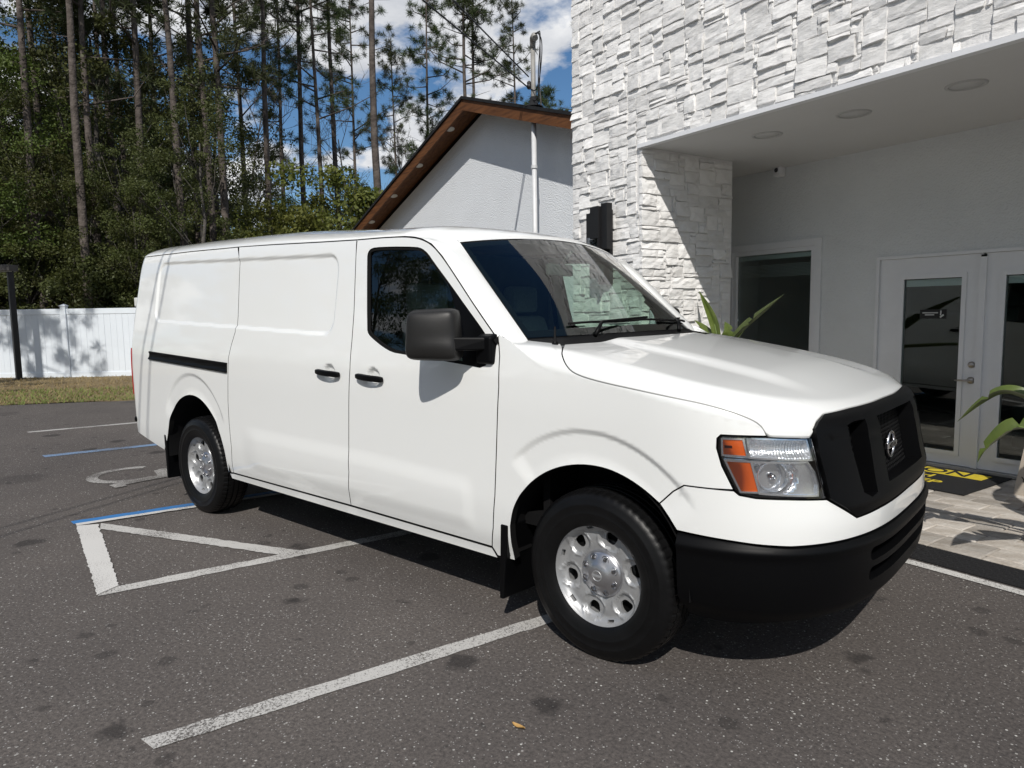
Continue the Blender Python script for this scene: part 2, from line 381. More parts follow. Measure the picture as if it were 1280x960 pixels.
# ---- painted markings, each a thin sheet with worn edges
def paint_mat(name, col, wear=.46, sc=120.):
    m = bpy.data.materials.new(name); m.use_nodes = True; t = m.node_tree; nn = t.nodes; ll = t.links; b = nn['Principled BSDF']
    tc = nn.new('ShaderNodeTexCoord'); n = nn.new('ShaderNodeTexNoise'); n.inputs['Scale'].default_value = sc; n.inputs['Detail'].default_value = 8; n.inputs['Roughness'].default_value = .75; ll.new(tc.outputs['Object'], n.inputs[0])
    n2 = nn.new('ShaderNodeTexNoise'); n2.inputs['Scale'].default_value = 2.2; n2.inputs['Detail'].default_value = 4; ll.new(tc.outputs['Object'], n2.inputs[0])
    ad = nn.new('ShaderNodeMath'); ad.operation = 'MULTIPLY_ADD'; ad.inputs[1].default_value = .35; ll.new(n2.outputs[0], ad.inputs[0]); ll.new(n.outputs[0], ad.inputs[2])
    r = nn.new('ShaderNodeValToRGB'); r.color_ramp.elements[0].position = wear+.16; r.color_ramp.elements[1].position = wear+.22
    r.color_ramp.elements[0].color = (.10, .092, .086, 1); r.color_ramp.elements[1].color = (*col, 1); ll.new(ad.outputs[0], r.inputs[0])
    ll.new(r.outputs[0], b.inputs['Base Color']); b.inputs['Roughness'].default_value = .75; b.inputs['Specular IOR Level'].default_value = .3
    bp = nn.new('ShaderNodeBump'); bp.inputs['Strength'].default_value = .5; bp.inputs['Distance'].default_value = .004; ll.new(n.outputs[0], bp.inputs['Height']); ll.new(bp.outputs[0], b.inputs['Normal'])
    return m
WP = paint_mat('worn_white_line', (.47, .46, .44), .43); WP2 = paint_mat('fresh_white_line', (.55, .54, .52), .38); BP = paint_mat('blue_line', (.035, .17, .42), .37); LB = paint_mat('faded_blue_line', (.17, .27, .42), .45)
FW = paint_mat('faded_white_paint', (.42, .41, .39), .515)
def uvP(u, v, z=0): p = u*EB+v*NB; return (p[0], p[1], z)
def marking(name, quad, m, z=.004, rag=.008, label=None):
    # quad as u,v corners; long edges roughened a little
    q = np.array(quad, float); n = 60; top = []; bot = []
    for i in range(n+1):
        t = i/n; top.append(q[0]+(q[1]-q[0])*t+rg.normal(0, rag*.4, 2)); bot.append(q[3]+(q[2]-q[3])*t+rg.normal(0, rag*.4, 2))
    vs = [uvP(*p, z) for p in top]+[uvP(*p, z) for p in bot]
    fs = [(i, i+1, n+1+i+1, n+1+i) for i in range(n)]
    o = MB().add(vs, fs).build(name, m); o['kind'] = 'structure'
    if label: o['label'] = label
    return o
def uvpx(x, y):
    P = on_ground(x, y); return float(P@EB), float(P@NB)
marking('bay_line', [(3.325, -1.69), (3.36, 2.28), (3.45, 2.28), (3.415, -1.67)], WP)
marking('aisle_line', [(1.60, -1.70), (1.68, 2.28), (1.775, 2.28), (1.70, -1.73)], WP)
marking('aisle_end_bar', [uvpx(95, 658.5), uvpx(122, 745), uvpx(149, 733), uvpx(123, 656)], WP2, .008)
marking('aisle_hatch', [uvpx(126, 654.5), uvpx(374, 689), uvpx(362, 696.5), uvpx(126, 662)], WP, .006)
marking('aisle_hatch', [(.10, .22), (1.68, 1.28), (1.68, 1.40), (.10, .34)], WP, .006)
marking('aisle_line', [(.02, -1.77), (.04, 2.28), (.10, 2.28), (.085, -1.765)], WP2, .010)
marking('accessible_bay_line', [(-.085, -1.80), (-.06, 2.28), (.022, 2.28), (.012, -1.78)], BP, .006)
marking('accessible_bay_line', [(-3.36, -1.96), (-3.33, 2.28), (-3.20, 2.28), (-3.22, -1.94)], LB)
marking('bay_line', [(-5.53, -2.12), (-5.50, 2.28), (-5.40, 2.28), (-5.42, -2.1)], WP)
marking('kerb_line', [(-9, 2.29), (7.5, 2.29), (7.5, 2.365), (-9, 2.365)], WP2, .005)
# wheelchair symbol, worn, seen from the lane: head toward the building
def symbol():
    m = MB(); c = np.array([-1.62, -.85]); lay = [.0042]
    def W(a, b): return uvP(c[0]+a, c[1]+b, lay[0])
    def arcs(cx, cy, r0, r1, a0, a1, n=26):
        vs = []; 
        for i in range(n+1):
            a = math.radians(a0+(a1-a0)*i/n); vs += [W(cx+r0*math.cos(a), cy+r0*math.sin(a)), W(cx+r1*math.cos(a), cy+r1*math.sin(a))]
        m.add(vs, [(2*i, 2*i+1, 2*i+3, 2*i+2) for i in range(n)]); lay[0] += .0007
    def bar(p, q, w_):
        p = np.array(p); q = np.array(q); d = (q-p)/np.linalg.norm(q-p); nn_ = np.array([-d[1], d[0]])*w_/2
        m.add([W(*(p-nn_)), W(*(q-nn_)), W(*(q+nn_)), W(*(p+nn_))], [(0, 1, 2, 3)]); lay[0] += .0007
    arcs(-.02, -.40, .27, .37, 150, 395)
    arcs(-.08, .60, 0.001, .11, 0, 360)
    bar((-.10, .46), (-.02, -.14), .15); bar((-.05, .22), (.26, .20), .10); bar((-.04, -.12), (.28, -.12), .13); bar((.27, -.08), (.42, -.56), .13); bar((.38, -.56), (.54, -.52), .10)
    o = m.build('wheelchair_symbol', FW, fix=False); o['kind'] = 'structure'; o['label'] = 'worn white wheelchair symbol painted on the asphalt'
symbol()
# ================================================================== FENCE AND LAMP
vin = mat('white_vinyl', (.69, .74, .79), rough=.4, spec=.5, var=.03, vscale=2.)
fence = thing('privacy_fence', 'white vinyl privacy fence with tongue and groove boards in front of the woods', 'fence', FA-FN*0)
def fbox(name, a0, a1, b0, b1, z0, z1, par, bev=0., m=vin):
    pts = [F3(a, b, z) for z in (z0, z1) for a, b in ((a0, b0), (a1, b0), (a1, b1), (a0, b1))]
    o = MB().hexa(pts).build(name, m, par)
    if bev: q = o.modifiers.new('b', 'BEVEL'); q.width = bev; q.segments = 2
    return o
sp_ = 2.42
for k in range(-2, 3):
    a = k*sp_
    po = fbox('post', a-.064, a+.064, -.064, .064, -.05, 1.86, fence, .008)
    cp = MB().hexa([F3(a+x, y, 1.86) for x, y in ((-.075, -.075), (.075, -.075), (.075, .075), (-.075, .075))]+[F3(a+x, y, 1.885) for x, y in ((-.075, -.075), (.075, -.075), (.075, .075), (-.075, .075))]).add([F3(a-.072, -.072, 1.885), F3(a+.072, -.072, 1.885), F3(a+.072, .072, 1.885), F3(a-.072, .072, 1.885), F3(a, 0, 1.925)], [(0, 1, 4), (1, 2, 4), (2, 3, 4), (3, 0, 4)]).build('post_cap', vin, po)
    if k < 2:
        fbox('top_rail', a+.066, a+sp_-.066, -.025, .025, 1.66, 1.80, fence, .006); fbox('bottom_rail', a+.066, a+sp_-.066, -.025, .025, .06, .20, fence, .006)
        nb = 15; w_ = (sp_-.14)/nb
        for i in range(nb):
            x0 = a+.07+i*w_; fbox('board', x0+.0012, x0+w_-.0012, -.012, .012+.0015*(i % 3), .18, 1.68, fence, .003)
dkm = mat('black_metal_paint', (.012, .012, .013), rough=.5, spec=.4)
lb = on_ground(24.5, 479); lb[2] = verge_z(lb)
ht = (on_plane((12, 338), -np.array([math.cos(CYAW), math.sin(CYAW), 0]), -np.array([math.cos(CYAW), math.sin(CYAW), 0])@lb))
LH = float(ht[2]); print('lamp', lb, ht)
lamp = thing('lot_lamp', 'black square lot lamp on a short post in front of the white fence', 'lamp post', lb)
MB().hexa([lb+np.array([x*.06, y*.06, z]) for z in (-.05, LH-lb[2]) for x, y in ((-1, -1), (1, -1), (1, 1), (-1, 1))]).build('post', dkm, lamp)
MB().hexa([lb+np.array([x*.12, y*.12, z]) for z in (-.05, .03) for x, y in ((-1, -1), (1, -1), (1, 1), (-1, 1))]).build('base_plate', dkm, lamp)
hd = np.array([-CR[0], -CR[1], 0]); hd /= np.linalg.norm(hd); hn = np.array([hd[1], -hd[0], 0])
def hb(a0, a1, w_, z0, z1): return [lb+hd*a+hn*b+np.array([0, 0, z]) for z in (z0, z1) for a, b in ((a0, -w_), (a1, -w_), (a1, w_), (a0, w_))]
hg = mat('grey_lamp_housing', (.075, .07, .065), rough=.45, spec=.4)
h_ = MB().hexa(hb(-.10, .46, .17, LH-lb[2]-.02, LH-lb[2]+.13)).build('lamp_head', hg, lamp); q = h_.modifiers.new('b', 'BEVEL'); q.width = .015; q.segments = 2
MB().hexa(hb(-.06, .42, .13, LH-lb[2]-.035, LH-lb[2]-.018)).build('lamp_lens', mat('dull_lamp_lens', (.35, .35, .33), rough=.3), h_)
# ================================================================== OFFICE BUILDING (u along the front, v into the building)
VF, VW, VP, SOF, U0, U1, FL = 2.93, 4.98, 4.22, 3.055, .14, 1.16, .04
stucco = mat('white_stucco', (.68, .70, .71), rough=.9, spec=.2, var=.04, vscale=1.5, bump=.9, bscale=70., bdetail=3, bdist=.010)
stucco2 = mat('gable_stucco', (.74, .77, .80), rough=.9, spec=.2, var=.03, vscale=1.2, bump=1., bscale=42., bdetail=3, bdist=.018)
whitep = mat('white_trim_paint', (.74, .75, .77), rough=.45, spec=.4, var=.02)
mortar = mat('pale_mortar', (.74, .73, .72), rough=.95, bump=.6, bscale=60., bdist=.01)
def stone_mat():
    m = mat('white_ledge_stone', (.70, .69, .675), rough=.92, spec=.15, col2=(.83, .825, .815), vscale=5., bump=.85, bscale=26., bdetail=7, bdist=.011, obj_rand=.12)
    t = m.node_tree
    # strata: stretch the bump noise sideways
    for n in t.nodes:
        if n.type == 'TEX_NOISE' and abs(n.inputs['Scale'].default_value-26.) < .01:
            mp = t.nodes.new('ShaderNodeMapping'); mp.inputs['Scale'].default_value = (.45, .45, 1.5)
            src = n.inputs[0].links[0].from_socket; t.links.new(src, mp.inputs[0]); t.links.new(mp.outputs[0], n.inputs[0]); n.inputs['Roughness'].default_value = .65
    return m
STONE = stone_mat()
office = thing('office_building', 'modern white office front with rough ledge stone, recessed entry and flat soffit', 'building', (U0, VF, 0), 'B')
def bbox(name, a, b, m, par, bev=0.):
    o = MB().box(a, b).build(name, m, par)
    if bev: q = o.modifiers.new('b', 'BEVEL'); q.width = bev; q.segments = 2
    return o
core = MB().box((U0, VF-.010, SOF+.03), (8.5, VF+.5, 5.6)).box((U0, VF-.010, -.05), (U1+.010, VP, SOF+.028)).build('stone_cladding', mortar, office)
rs = random.Random(11)
def pack(W_, H_, du=.042, dz=.037):
    nx, nz = int(W_/du), int(H_/dz); occ = [[False]*nx for _ in range(nz)]; out_ = []
    for j in range(nz):
        i = 0
        while i < nx:
            if occ[j][i]: i += 1; continue
            w_ = rs.choice([3, 4, 4, 5, 5, 6, 6, 7, 8]); h_ = rs.choice([2, 2, 3, 3, 3, 4, 4, 1]) 
            if h_ >= 4: w_ = min(w_, 6)
            k = 0
            while k < w_ and i+k < nx and not occ[j][i+k]: k += 1
            if 0 < nx-(i+k) < 2 and k == w_: 
                while i+k < nx and not occ[j][i+k]: k += 1
            if k < 3: h_ = min(h_, 2)
            w_ = k; h_ = min(h_, nz-j)
            for b in range(h_):
                for a in range(w_): occ[j+b][i+a] = True
            out_.append((i*du, j*dz, w_*du, h_*dz)); i += w_
    return out_
def stone_geo(w_, h_):
    nx = max(3, min(6, int(w_/.07)+2)); nz = 3 if h_ < .1 else 4
    g = .0055; X = [g+(w_-2*g)*i/(nx-1) for i in range(nx)]; Z = [g+(h_-2*g)*j/(nz-1) for j in range(nz)]
    base = rs.uniform(.015, .034); tu = rs.uniform(-.007, .007); tz = rs.uniform(-.008, .004)
    jt = [rs.uniform(-.012, .012) for _ in range(nx)]; jb = [rs.uniform(-.010, .010) for _ in range(nx)]
    vs = []; fs = []
    for j in range(nz):
        for i in range(nx):
            f = i/(nx-1)-.5; q = j/(nz-1)-.5
            d = base+tu*f*2+tz*q*2+rs.uniform(-.005, .005)
            if i in (0, nx-1): d -= rs.uniform(.0, .005)
            if j == nz-1: d -= rs.uniform(.002, .008)
            d = max(.012, d)
            zz = Z[j]+(jb[i] if j == 0 else jt[i] if j == nz-1 else rs.uniform(-.006, .006))*.35
            xx = X[i]+(rs.uniform(-.005, .005))
            vs.append((xx, -d, zz))
    for j in range(nz-1):
        for i in range(nx-1):
            a = j*nx+i; fs.append((a, a+1, a+nx+1, a+nx))
    ring = [i for i in range(nx)]+[j*nx+nx-1 for j in range(1, nz)]+[(nz-1)*nx+i for i in range(nx-2, -1, -1)]+[j*nx for j in range(nz-2, 0, -1)]
    k = len(vs); n = len(ring)
    for r in ring: vs.append((vs[r][0], .012, vs[r][2]))
    for i in range(n): fs.append((ring[(i+1) % n], ring[i], k+i, k+(i+1) % n))
    return vs, fs
nst = 0; rest = MB(); cand = []
def in_view(P):
    q = proj(P[0]*EB+P[1]*NB+np.array([0, 0, P[2]])); return -30 < q[0] < 1310 and -30 < q[1] < 700
# front above the soffit and the pier are one sheet; the return runs into the recess
for (x, z, w_, h_) in pack(8.3-U0, 5.3): 
    if z < SOF-.04 and x+w_ > U1-U0+.03:
        if x > U1-U0-.06: continue
        w_ = U1-U0-x+.030
    if z < SOF+.0 and z+h_ > SOF and x > U1-U0-.05: h_ = z+h_-SOF-.03; z = SOF+.03
    if h_ < .02 or w_ < .03: continue
    cand.append(('f', x, z, w_, h_))
for (x, z, w_, h_) in pack(VP-VF+.03, SOF-.02): cand.append(('r', x-.028, z, w_, h_))
vis = []
for c_ in cand:
    k, x, z, w_, h_ = c_; P = (U0+x+w_/2, VF, z+h_/2) if k == 'f' else (U1, VF+x+w_/2, z+h_/2)
    iv = in_view(P); q = proj(P[0]*EB+P[1]*NB+np.array([0, 0, P[2]]))
    hid = q[1] > 300+.30*max(0, q[0]-700) and q[0] < 905 and z < 1.15
    vis.append((0 if iv and not hid else 1, -w_*h_*(2 if k == 'f' else 1.2), c_))
vis.sort(key=lambda t: (t[0], t[1]))
bo = BASE[office.name]
for n_, (hid, _, (k, x, z, w_, h_)) in enumerate(vis):
    vs, fs = stone_geo(w_, h_)
    if k == 'f': tv = [(U0+x+a, VF+b, z+c) for a, b, c in vs]; o0 = np.array([U0+x+w_/2, VF, z+h_/2])
    else: tv = [(U1-b, VF+x+a, z+c) for a, b, c in vs]; o0 = np.array([U1, VF+x+w_/2, z+h_/2])
    if hid or n_ >= 300: rest.add(tv, fs); continue
    m_ = MB().add(tv, fs); me = m_.mesh('stone', o0, True); o = link(me, 'stone', STONE, core); o.location = Vector(o0-bo)
ro = rest.build('stone', STONE, core); ro['kind'] = 'stuff'
print('stones', len(vis), 'visible', sum(1 for q in vis if q[0] == 0))
# soffit, drip edge, recessed wall
sofm = mat('painted_soffit', (.60, .60, .60), rough=.7, spec=.3, var=.03, vscale=.9)
so_ = MB().box((U0+.02, VF+.02, SOF), (8.5, VW+.2, SOF+.03)).build('soffit', sofm, office)
bbox('drip_edge', (U1-.02, VF-.045, SOF-.012), (8.5, VF+.019, SOF+.024), whitep, office)
pot = mat('recessed_lamp_trim', (.46, .46, .46), rough=.5); potd = mat('recessed_lamp_diffuser', (.55, .55, .55), rough=.6)
for px in ((959, 168.5), (1067, 142), (1208, 106)):
    P = on_plane(px, np.array([0, 0, 1.]), SOF); u, v = float(P@EB), float(P@NB)
    t_ = MB().lathe([(.105, -.001), (.108, -.010), (.128, -.008), (.132, .002)], (u, v, SOF), (0, 0, 1), 40).build('recessed_light', pot, so_)
    MB().lathe([(0, -.003), (.105, -.003), (.107, .002)], (u, v, SOF), (0, 0, 1), 32).build('recessed_light_diffuser', potd, so_)
# window and door positions read from the photograph on the recessed wall
wl, wt = buv((917.5, 316), VW); wr, wt2 = buv((1020, 307.5), VW); wt = (wt+wt2)/2; wb = .62
dl, dt = buv((1100.5, 325.5), VW); ul = buv((1226, 420), VW)[0]; gl0, gt = buv((1129.5, 349), VW); gl1 = buv((1199, 470), VW)[0]; gb = buv((1165, 561), VW)[1]
print('window', wl, wr, wt, 'door', dl, ul, dt, 'glass', gl0, gl1, gt, gb)
leaf = ul-dl-.02; dr_ = ul+leaf+.02
wallm = MB()
def wall_rect(a, b, c, d): wallm.box((a, VW, c), (b, VW+.2, d))
wall_rect(U0+.02, wl, -.05, SOF); wall_rect(wl, wr, -.05, wb); wall_rect(wl, wr, wt, SOF); wall_rect(wr, dl-.03, -.05, SOF); wall_rect(dl-.03, dr_+.03, dt+.03, SOF); wall_rect(dr_+.03, 8.5, -.05, SOF)
ws_ = wallm.mesh('recessed_wall', BASE[office.name]); bm = bmesh.new(); bm.from_mesh(ws_); bmesh.ops.remove_doubles(bm, verts=bm.verts[:], dist=.001); bm.to_mesh(ws_); bm.free()
wall = link(ws_, 'recessed_wall', stucco, office)
bglass = glassmat('building_glass', (.84, .90, .88), .05)
window = MB()
for a, b in (((wl, VW-.012, wb), (wl+.045, VW+.08, wt)), ((wr-.045, VW-.012, wb), (wr, VW+.08, wt)), ((wl+.045, VW-.012, wt-.045), (wr-.045, VW+.08, wt)), ((wl+.045, VW-.012, wb), (wr-.045, VW+.08, wb+.05))): window.box(a, b)
wo_ = window.build('window', whitep, office)
tr_ = .075
cas = MB()
for a, b in (((wl-tr_, VW-.022, wb-.05), (wl-.001, VW-.002, wt+tr_)), ((wr+.001, VW-.022, wb-.05), (wr+tr_, VW-.002, wt+tr_)), ((wl-.001, VW-.022, wt+.001), (wr+.001, VW-.002, wt+tr_)), ((wl-tr_, VW-.04, wb-.10), (wr+tr_, VW-.002, wb-.051))): cas.box(a, b)
cas.build('window_casing', whitep, wo_)
bbox('window_pane', (wl+.046, VW+.03, wb+.05), (wr-.046, VW+.036, wt-.046), bglass, wo_)
blm = mat('white_blind', (.85, .86, .86), rough=.6)
bbox('blind_headrail', (wl+.06, VW+.045, wt-.10), (wr-.06, VW+.09, wt-.055), blm, wo_)
for i in range(9):
    z = wt-.165-i*.016
    MB().hexa([(wl+.065, VW+.07, z-.003), (wr-.065, VW+.07, z-.003), (wr-.065, VW+.12, z+.003), (wl+.065, VW+.12, z+.003), (wl+.065, VW+.07, z), (wr-.065, VW+.07, z), (wr-.065, VW+.12, z+.006), (wl+.065, VW+.12, z+.006)]).build('blind_slat', blm, wo_)
# doors
fr_ = MB()
for a, b in (((dl-.03, VW-.015, FL), (dl-.002, VW+.12, dt+.03)), ((dr_+.002, VW-.015, FL), (dr_+.03, VW+.12, dt+.03)), ((dl-.002, VW-.015, dt+.002), (dr_+.002, VW+.12, dt+.03))): fr_.box(a, b)
dfm = fr_.build('door_frame', whitep, office)
bbox('threshold', (dl, VW-.05, FL), (dr_, VW+.1, FL+.025), mat('aluminium_threshold', (.55, .55, .55), rough=.4, metal=.8), dfm)
nick = mat('satin_nickel', (.42, .39, .36), rough=.3, metal=1.)
def door(name, a, b, hinge_left, hardware):
    g0_ = gl0-dl; g1_ = ul-gl1
    ga, gb_ = (a+g0_, b-g1_) if hinge_left else (a+g1_, b-g0_)
    v0, v1 = VW+.01, VW+.054
    m = MB()
    for q0, q1 in (((a, v0, FL+.03), (ga, v1, dt)), ((gb_, v0, FL+.03), (b, v1, dt)), ((ga, v0, gt), (gb_, v1, dt)), ((ga, v0, FL+.03), (gb_, v1, gb))): m.box(q0, q1)
    d = m.build(name, whitep, office)
    e = .035
    f = MB()
    for q0, q1 in (((ga-e, v0-.012, gb-e), (ga+.004, v0-.001, gt+e)), ((gb_-.004, v0-.012, gb-e), (gb_+e, v0-.001, gt+e)), ((ga+.004, v0-.012, gt-.004), (gb_-.004, v0-.001, gt+e)), ((ga+.004, v0-.012, gb-e), (gb_-.004, v0-.001, gb+.004))): f.box(q0, q1)
    f.build('glazing_bead', whitep, d)
    bbox('door_glass', (ga, v0+.012, gb), (gb_, v0+.018, gt), bglass, d)
    bbox('blind_headrail', (ga+.01, v0+.028, gt-.075), (gb_-.01, v0+.04, gt-.012), blm, d)
    if hardware:
        for (px, r) in (((1214, 456), .029), ((1213, 475.5), .031)):
            u, z = buv(px, VW); MB().lathe([(0, .028), (r*.55, .027), (r*.8, .018), (r, .012), (r, 0)], (u, v0, z), (0, -1, 0), 28).build('deadbolt' if r < .03 else 'handle_rose', nick, d)
        MB().tube([(u, v0-.035, z), (u-.04, v0-.05, z), (u-.115, v0-.05, z-.004)], [.010, .009, .007], 10).build('lever_handle', nick, d)
    return d
d1 = door('entry_door', dl, ul-.012, True, True); d2 = door('entry_door', ul+.008, dr_, False, False)
bbox('astragal', (ul-.03, VW-.012, FL+.03), (ul+.022, VW+.009, dt-.03), whitep, d1)
bbox('astragal_bolt', (ul-.024, VW-.010, dt-.029), (ul+.016, VW+.007, dt-.012), seam_m := mat('black_rubber_and_gap_shade', (.006, .006, .006), rough=.8, spec=.2), d1)
# small placard on the door glass
sgl, sgt = buv((1149, 387), VW); sgr, sgb = buv((1181, 398.5), VW); sgb = sgt-.085
blk = mat('black_placard', (.008, .008, .008), rough=.4); wht = mat('white_print', (.55, .55, .55), rough=.6)
plc = bbox('door_placard', (sgl, VW+.0165, sgb), (sgr, VW+.0215, sgt), blk, d1)
for z_, a0, a1 in ((.58, .10, .70), (.36, .20, .56)): bbox('placard_print', (sgl+(sgr-sgl)*a0, VW+.0155, sgb+.085*z_), (sgl+(sgr-sgl)*a1, VW+.0163, sgb+.085*z_+.009), wht, plc)
su = sgr-sgl
o_ = MB().prism([(0, 0), (.010, 0), (.012, .042), (.002, .046)], .001, (sgl+su*.78, VW+.0163, sgb+.030)).build('placard_icon', wht, d1)
o_ = MB().prism([(0, 0), (.030, .024), (.038, .012), (.006, -.012)], .001, (sgl+su*.77, VW+.0163, sgb+.018)).build('placard_icon', wht, d1)
# dark rooms behind the glass
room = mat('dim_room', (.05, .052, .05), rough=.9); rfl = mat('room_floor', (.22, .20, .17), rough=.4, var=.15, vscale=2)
MB().add([(U0+.1, VW+3.5, 0), (8.4, VW+3.5, 0), (8.4, VW+3.5, SOF), (U0+.1, VW+3.5, SOF), (U0+.1, VW+.2, 0), (8.4, VW+.2, 0), (8.4, VW+.2, SOF), (U0+.1, VW+.2, SOF)], [(0, 1, 2, 3), (4, 0, 3, 7), (1, 5, 6, 2), (7, 3, 2, 6)]).build('interior_wall', room, office, fix=False)
MB().add([(U0+.1, VW+.2, FL), (8.4, VW+.2, FL), (8.4, VW+3.5, FL), (U0+.1, VW+3.5, FL)], [(0, 1, 2, 3)]).build('interior_floor', rfl, office, fix=False)
MB().box((3.0, VW+1.5, FL), (4.4, VW+2.2, 1.1)).build('reception_desk', room, office)
# outer walls and roof so the building stands from the side too
MB().box((U0+.01, VF+.5, SOF+.03), (8.5, 12, 5.55)).build('upper_block', stucco, office)
MB().box((U0+.015, VP+.002, -.05), (U0+.2, 12, SOF+.02)).box((U0+.2, VW+3.6, -.05), (8.5, 12, SOF+.02)).build('side_wall', stucco, office)

# ---- camera and wall lamp
cu, cz = buv((978, 213), VW)
scam = thing('security_camera', 'small white security camera with a black lens under the soffit', 'camera', (cu, VW, cz), 'B')
bo_ = MB().box((cu-.05, VW-.10, cz-.075), (cu+.05, VW-.002, cz+.07), .02).build('housing', whitep, scam)
MB().lathe([(0, .006), (.022, .004), (.026, -.004)], (cu-.005, VW-.10, cz-.005), (.25, -1, 0), 20).build('lens', mat('black_lens', (.004, .004, .004), rough=.12), scam)
MB().tube([(cu, VW-.05, cz+.07), (cu, VW-.05, SOF-.001)], .02, 10).build('mount', whitep, scam)
a0, z1 = buv((739, 268), VF-.1); a1, z2 = buv((765, 262), VF-.1); z0 = buv((752, 320), VF-.1)[1]
sc = thing('wall_lamp', 'black up and down wall lamp with stepped metal plates on the stone pier', 'wall lamp', ((a0+a1)/2, VF, z0), 'B')
um = (a0+a1)/2; hw = (a1-a0)/2
smk = glassmat('smoked_lamp_glass', (.12, .12, .13), .08)
bbox('back_plate', (um-hw*.5, VF-.075, z0-.28), (um+hw*.6, VF-.03, z1+.02), dkm, sc, .003)
bbox('shade_plate', (um-hw*.98, VF-.17, z1-.24), (um-hw*.45, VF-.10, z1), dkm, sc, .003)
bbox('shade_plate', (um-hw*.47, VF-.19, z1-.26), (um+hw*.35, VF-.076, z1+.05), dkm, sc, .003)
bbox('shade_plate', (um+hw*.37, VF-.16, z1-.37), (um+hw*.95, VF-.09, z1+.075), dkm, sc, .003)
bbox('lamp_glass', (um-hw*.80, VF-.15, z0-.22), (um+hw*.33, VF-.08, z1-.262), smk, sc)
bbox('side_rail', (um+hw*.20, VF-.185, z0-.26), (um+hw*.355, VF-.15, z1-.262), dkm, sc)

# ---- patio of pavers, rubber ramp
pav_m = mat('tumbled_paver', (.30, .265, .225), rough=.9, spec=.2, col2=(.46, .43, .39), vscale=9., bump=.8, bscale=45., bdist=.008, obj_rand=.27)
sand = mat('joint_sand', (.20, .18, .15), rough=.95)
patio = MB().box((-1.6, 2.63, -.05), (8.5, VW, FL-.012)).build('patio', sand, None, (3, 3.5, 0), 'B') if False else link(MB().box((-1.6, 2.63, -.05), (8.5, VW, FL-.012)).mesh('patio', (3, 3.5, 0)), 'patio', sand, None, (3, 3.5, 0), 'B')
patio['kind'] = 'structure'
pm_cache = []
for k in range(6):
    m = MB(); L_, W_ = (.300, .196) ; bm = bmesh.new(); bmesh.ops.create_cube(bm, size=1)
    for v in bm.verts: v.co = Vector((v.co.x*L_, v.co.y*W_, v.co.z*.05)); v.co.x += rs.uniform(-.003, .003); v.co.y += rs.uniform(-.003, .003)
    top = [e for e in bm.edges if all(v.co.z > 0 for v in e.verts)]
    bmesh.ops.bevel(bm, geom=top, offset=.007, segments=1, affect='EDGES'); m.bm(bm); pm_cache.append(m.mesh('paver', (0, 0, 0), True))
row = 0; v = 2.80; npv = 0
while v < VW-.02:
    u = 1.4+(row % 2)*.152
    while u < 6.2:
        me = pm_cache[rs.randrange(6)]
        if (u-.15 > U1+.06 or v < VF-.12) and v+.098 < VW-.005:
            o = link(me, 'paver', pav_m, patio); o.location = Vector((u-3, v-3.5, FL-.025+rs.uniform(-.0025, .0025))); o.rotation_euler = (rs.uniform(-.006, .006), rs.uniform(-.006, .006), rs.uniform(-.008, .008)); npv += 1
        u += .3045
    v += .2005; row += 1
u = -1.4
while u < 7:
    m = MB().box((u, 2.612, -.05), (u+.296, 2.697, FL+.001), .012); o = link(m.mesh('edging_paver', (3, 3.5, 0), True), 'edging_paver', pav_m, patio); u += .30
rubm = mat('black_rubber', (.016, .016, .017), rough=.7, spec=.3)
rmp = thing('rubber_ramp', 'black ribbed rubber threshold ramp along the edge of the pavers', 'ramp', (3, 2.5, 0), 'B')
u = -1.4; i = 0
while u < 6.8:
    MB().hexa([(u, 2.40, .0015), (u+.895, 2.40, .0015), (u+.895, 2.608, .0015), (u, 2.608, .0015), (u, 2.40, .008), (u+.895, 2.40, .008), (u+.895, 2.608, .036), (u, 2.608, .036)]).build('ramp_section', rubm, rmp)
    u += .9
rb = MB()
for k in range(7):
    v = 2.415+k*.028; z = .008+(v-2.40)/.208*.028
    for j in range(150):
        u = -1.38+j*.055+(k % 2)*.027
        rb.hexa([(u, v-.008, z-.002), (u+.034, v-.008, z-.002), (u+.034, v+.008, z), (u, v+.008, z), (u+.004, v-.005, z+.006), (u+.030, v-.005, z+.006), (u+.030, v+.005, z+.008), (u+.004, v+.005, z+.008)])
q = rb.build('grip_studs', rubm, rmp, fix=False); q['kind'] = 'stuff'
# ---- door mat with warning lettering
mu0, mu1, mv0, mv1 = 2.10, 3.60, 4.02, 4.90
matm = mat('black_mat_rubber', (.009, .009, .010), rough=.85, bump=.5, bscale=300., bdist=.002); yel = mat('yellow_mat_print', (.55, .43, .03), rough=.8, var=.12, vscale=20)
dm = thing('door_mat', 'black door mat with a yellow caution band in front of the glass doors', 'mat', (2.85, 4.4, FL), 'B')
bbox('mat_sheet', (mu0, mv0, FL+.003), (mu1, mv1, FL+.011), matm, dm)
bnd = bbox('caution_band', (mu0+.10, mv1-.29, FL+.0115), (mu1-.12, mv1-.08, FL+.0135), yel, dm)
uc = (mu0+mu1)/2
text_on('CAUTION', .25, 'caution_lettering', matm, dm, (uc-.05, mv1-.185, FL+.0145), (1, 0, 0), (0, 1, 0), .0006, .98)
text_on('WATCH', .17, 'warning_lettering', yel, dm, (uc-.05, mv1-.42, FL+.0125), (1, 0, 0), (0, 1, 0), .0008, 1.15)
text_on('YOUR STEP', .17, 'warning_lettering', yel, dm, (uc-.02, mv1-.62, FL+.0125), (1, 0, 0), (0, 1, 0), .0008, 1.1)

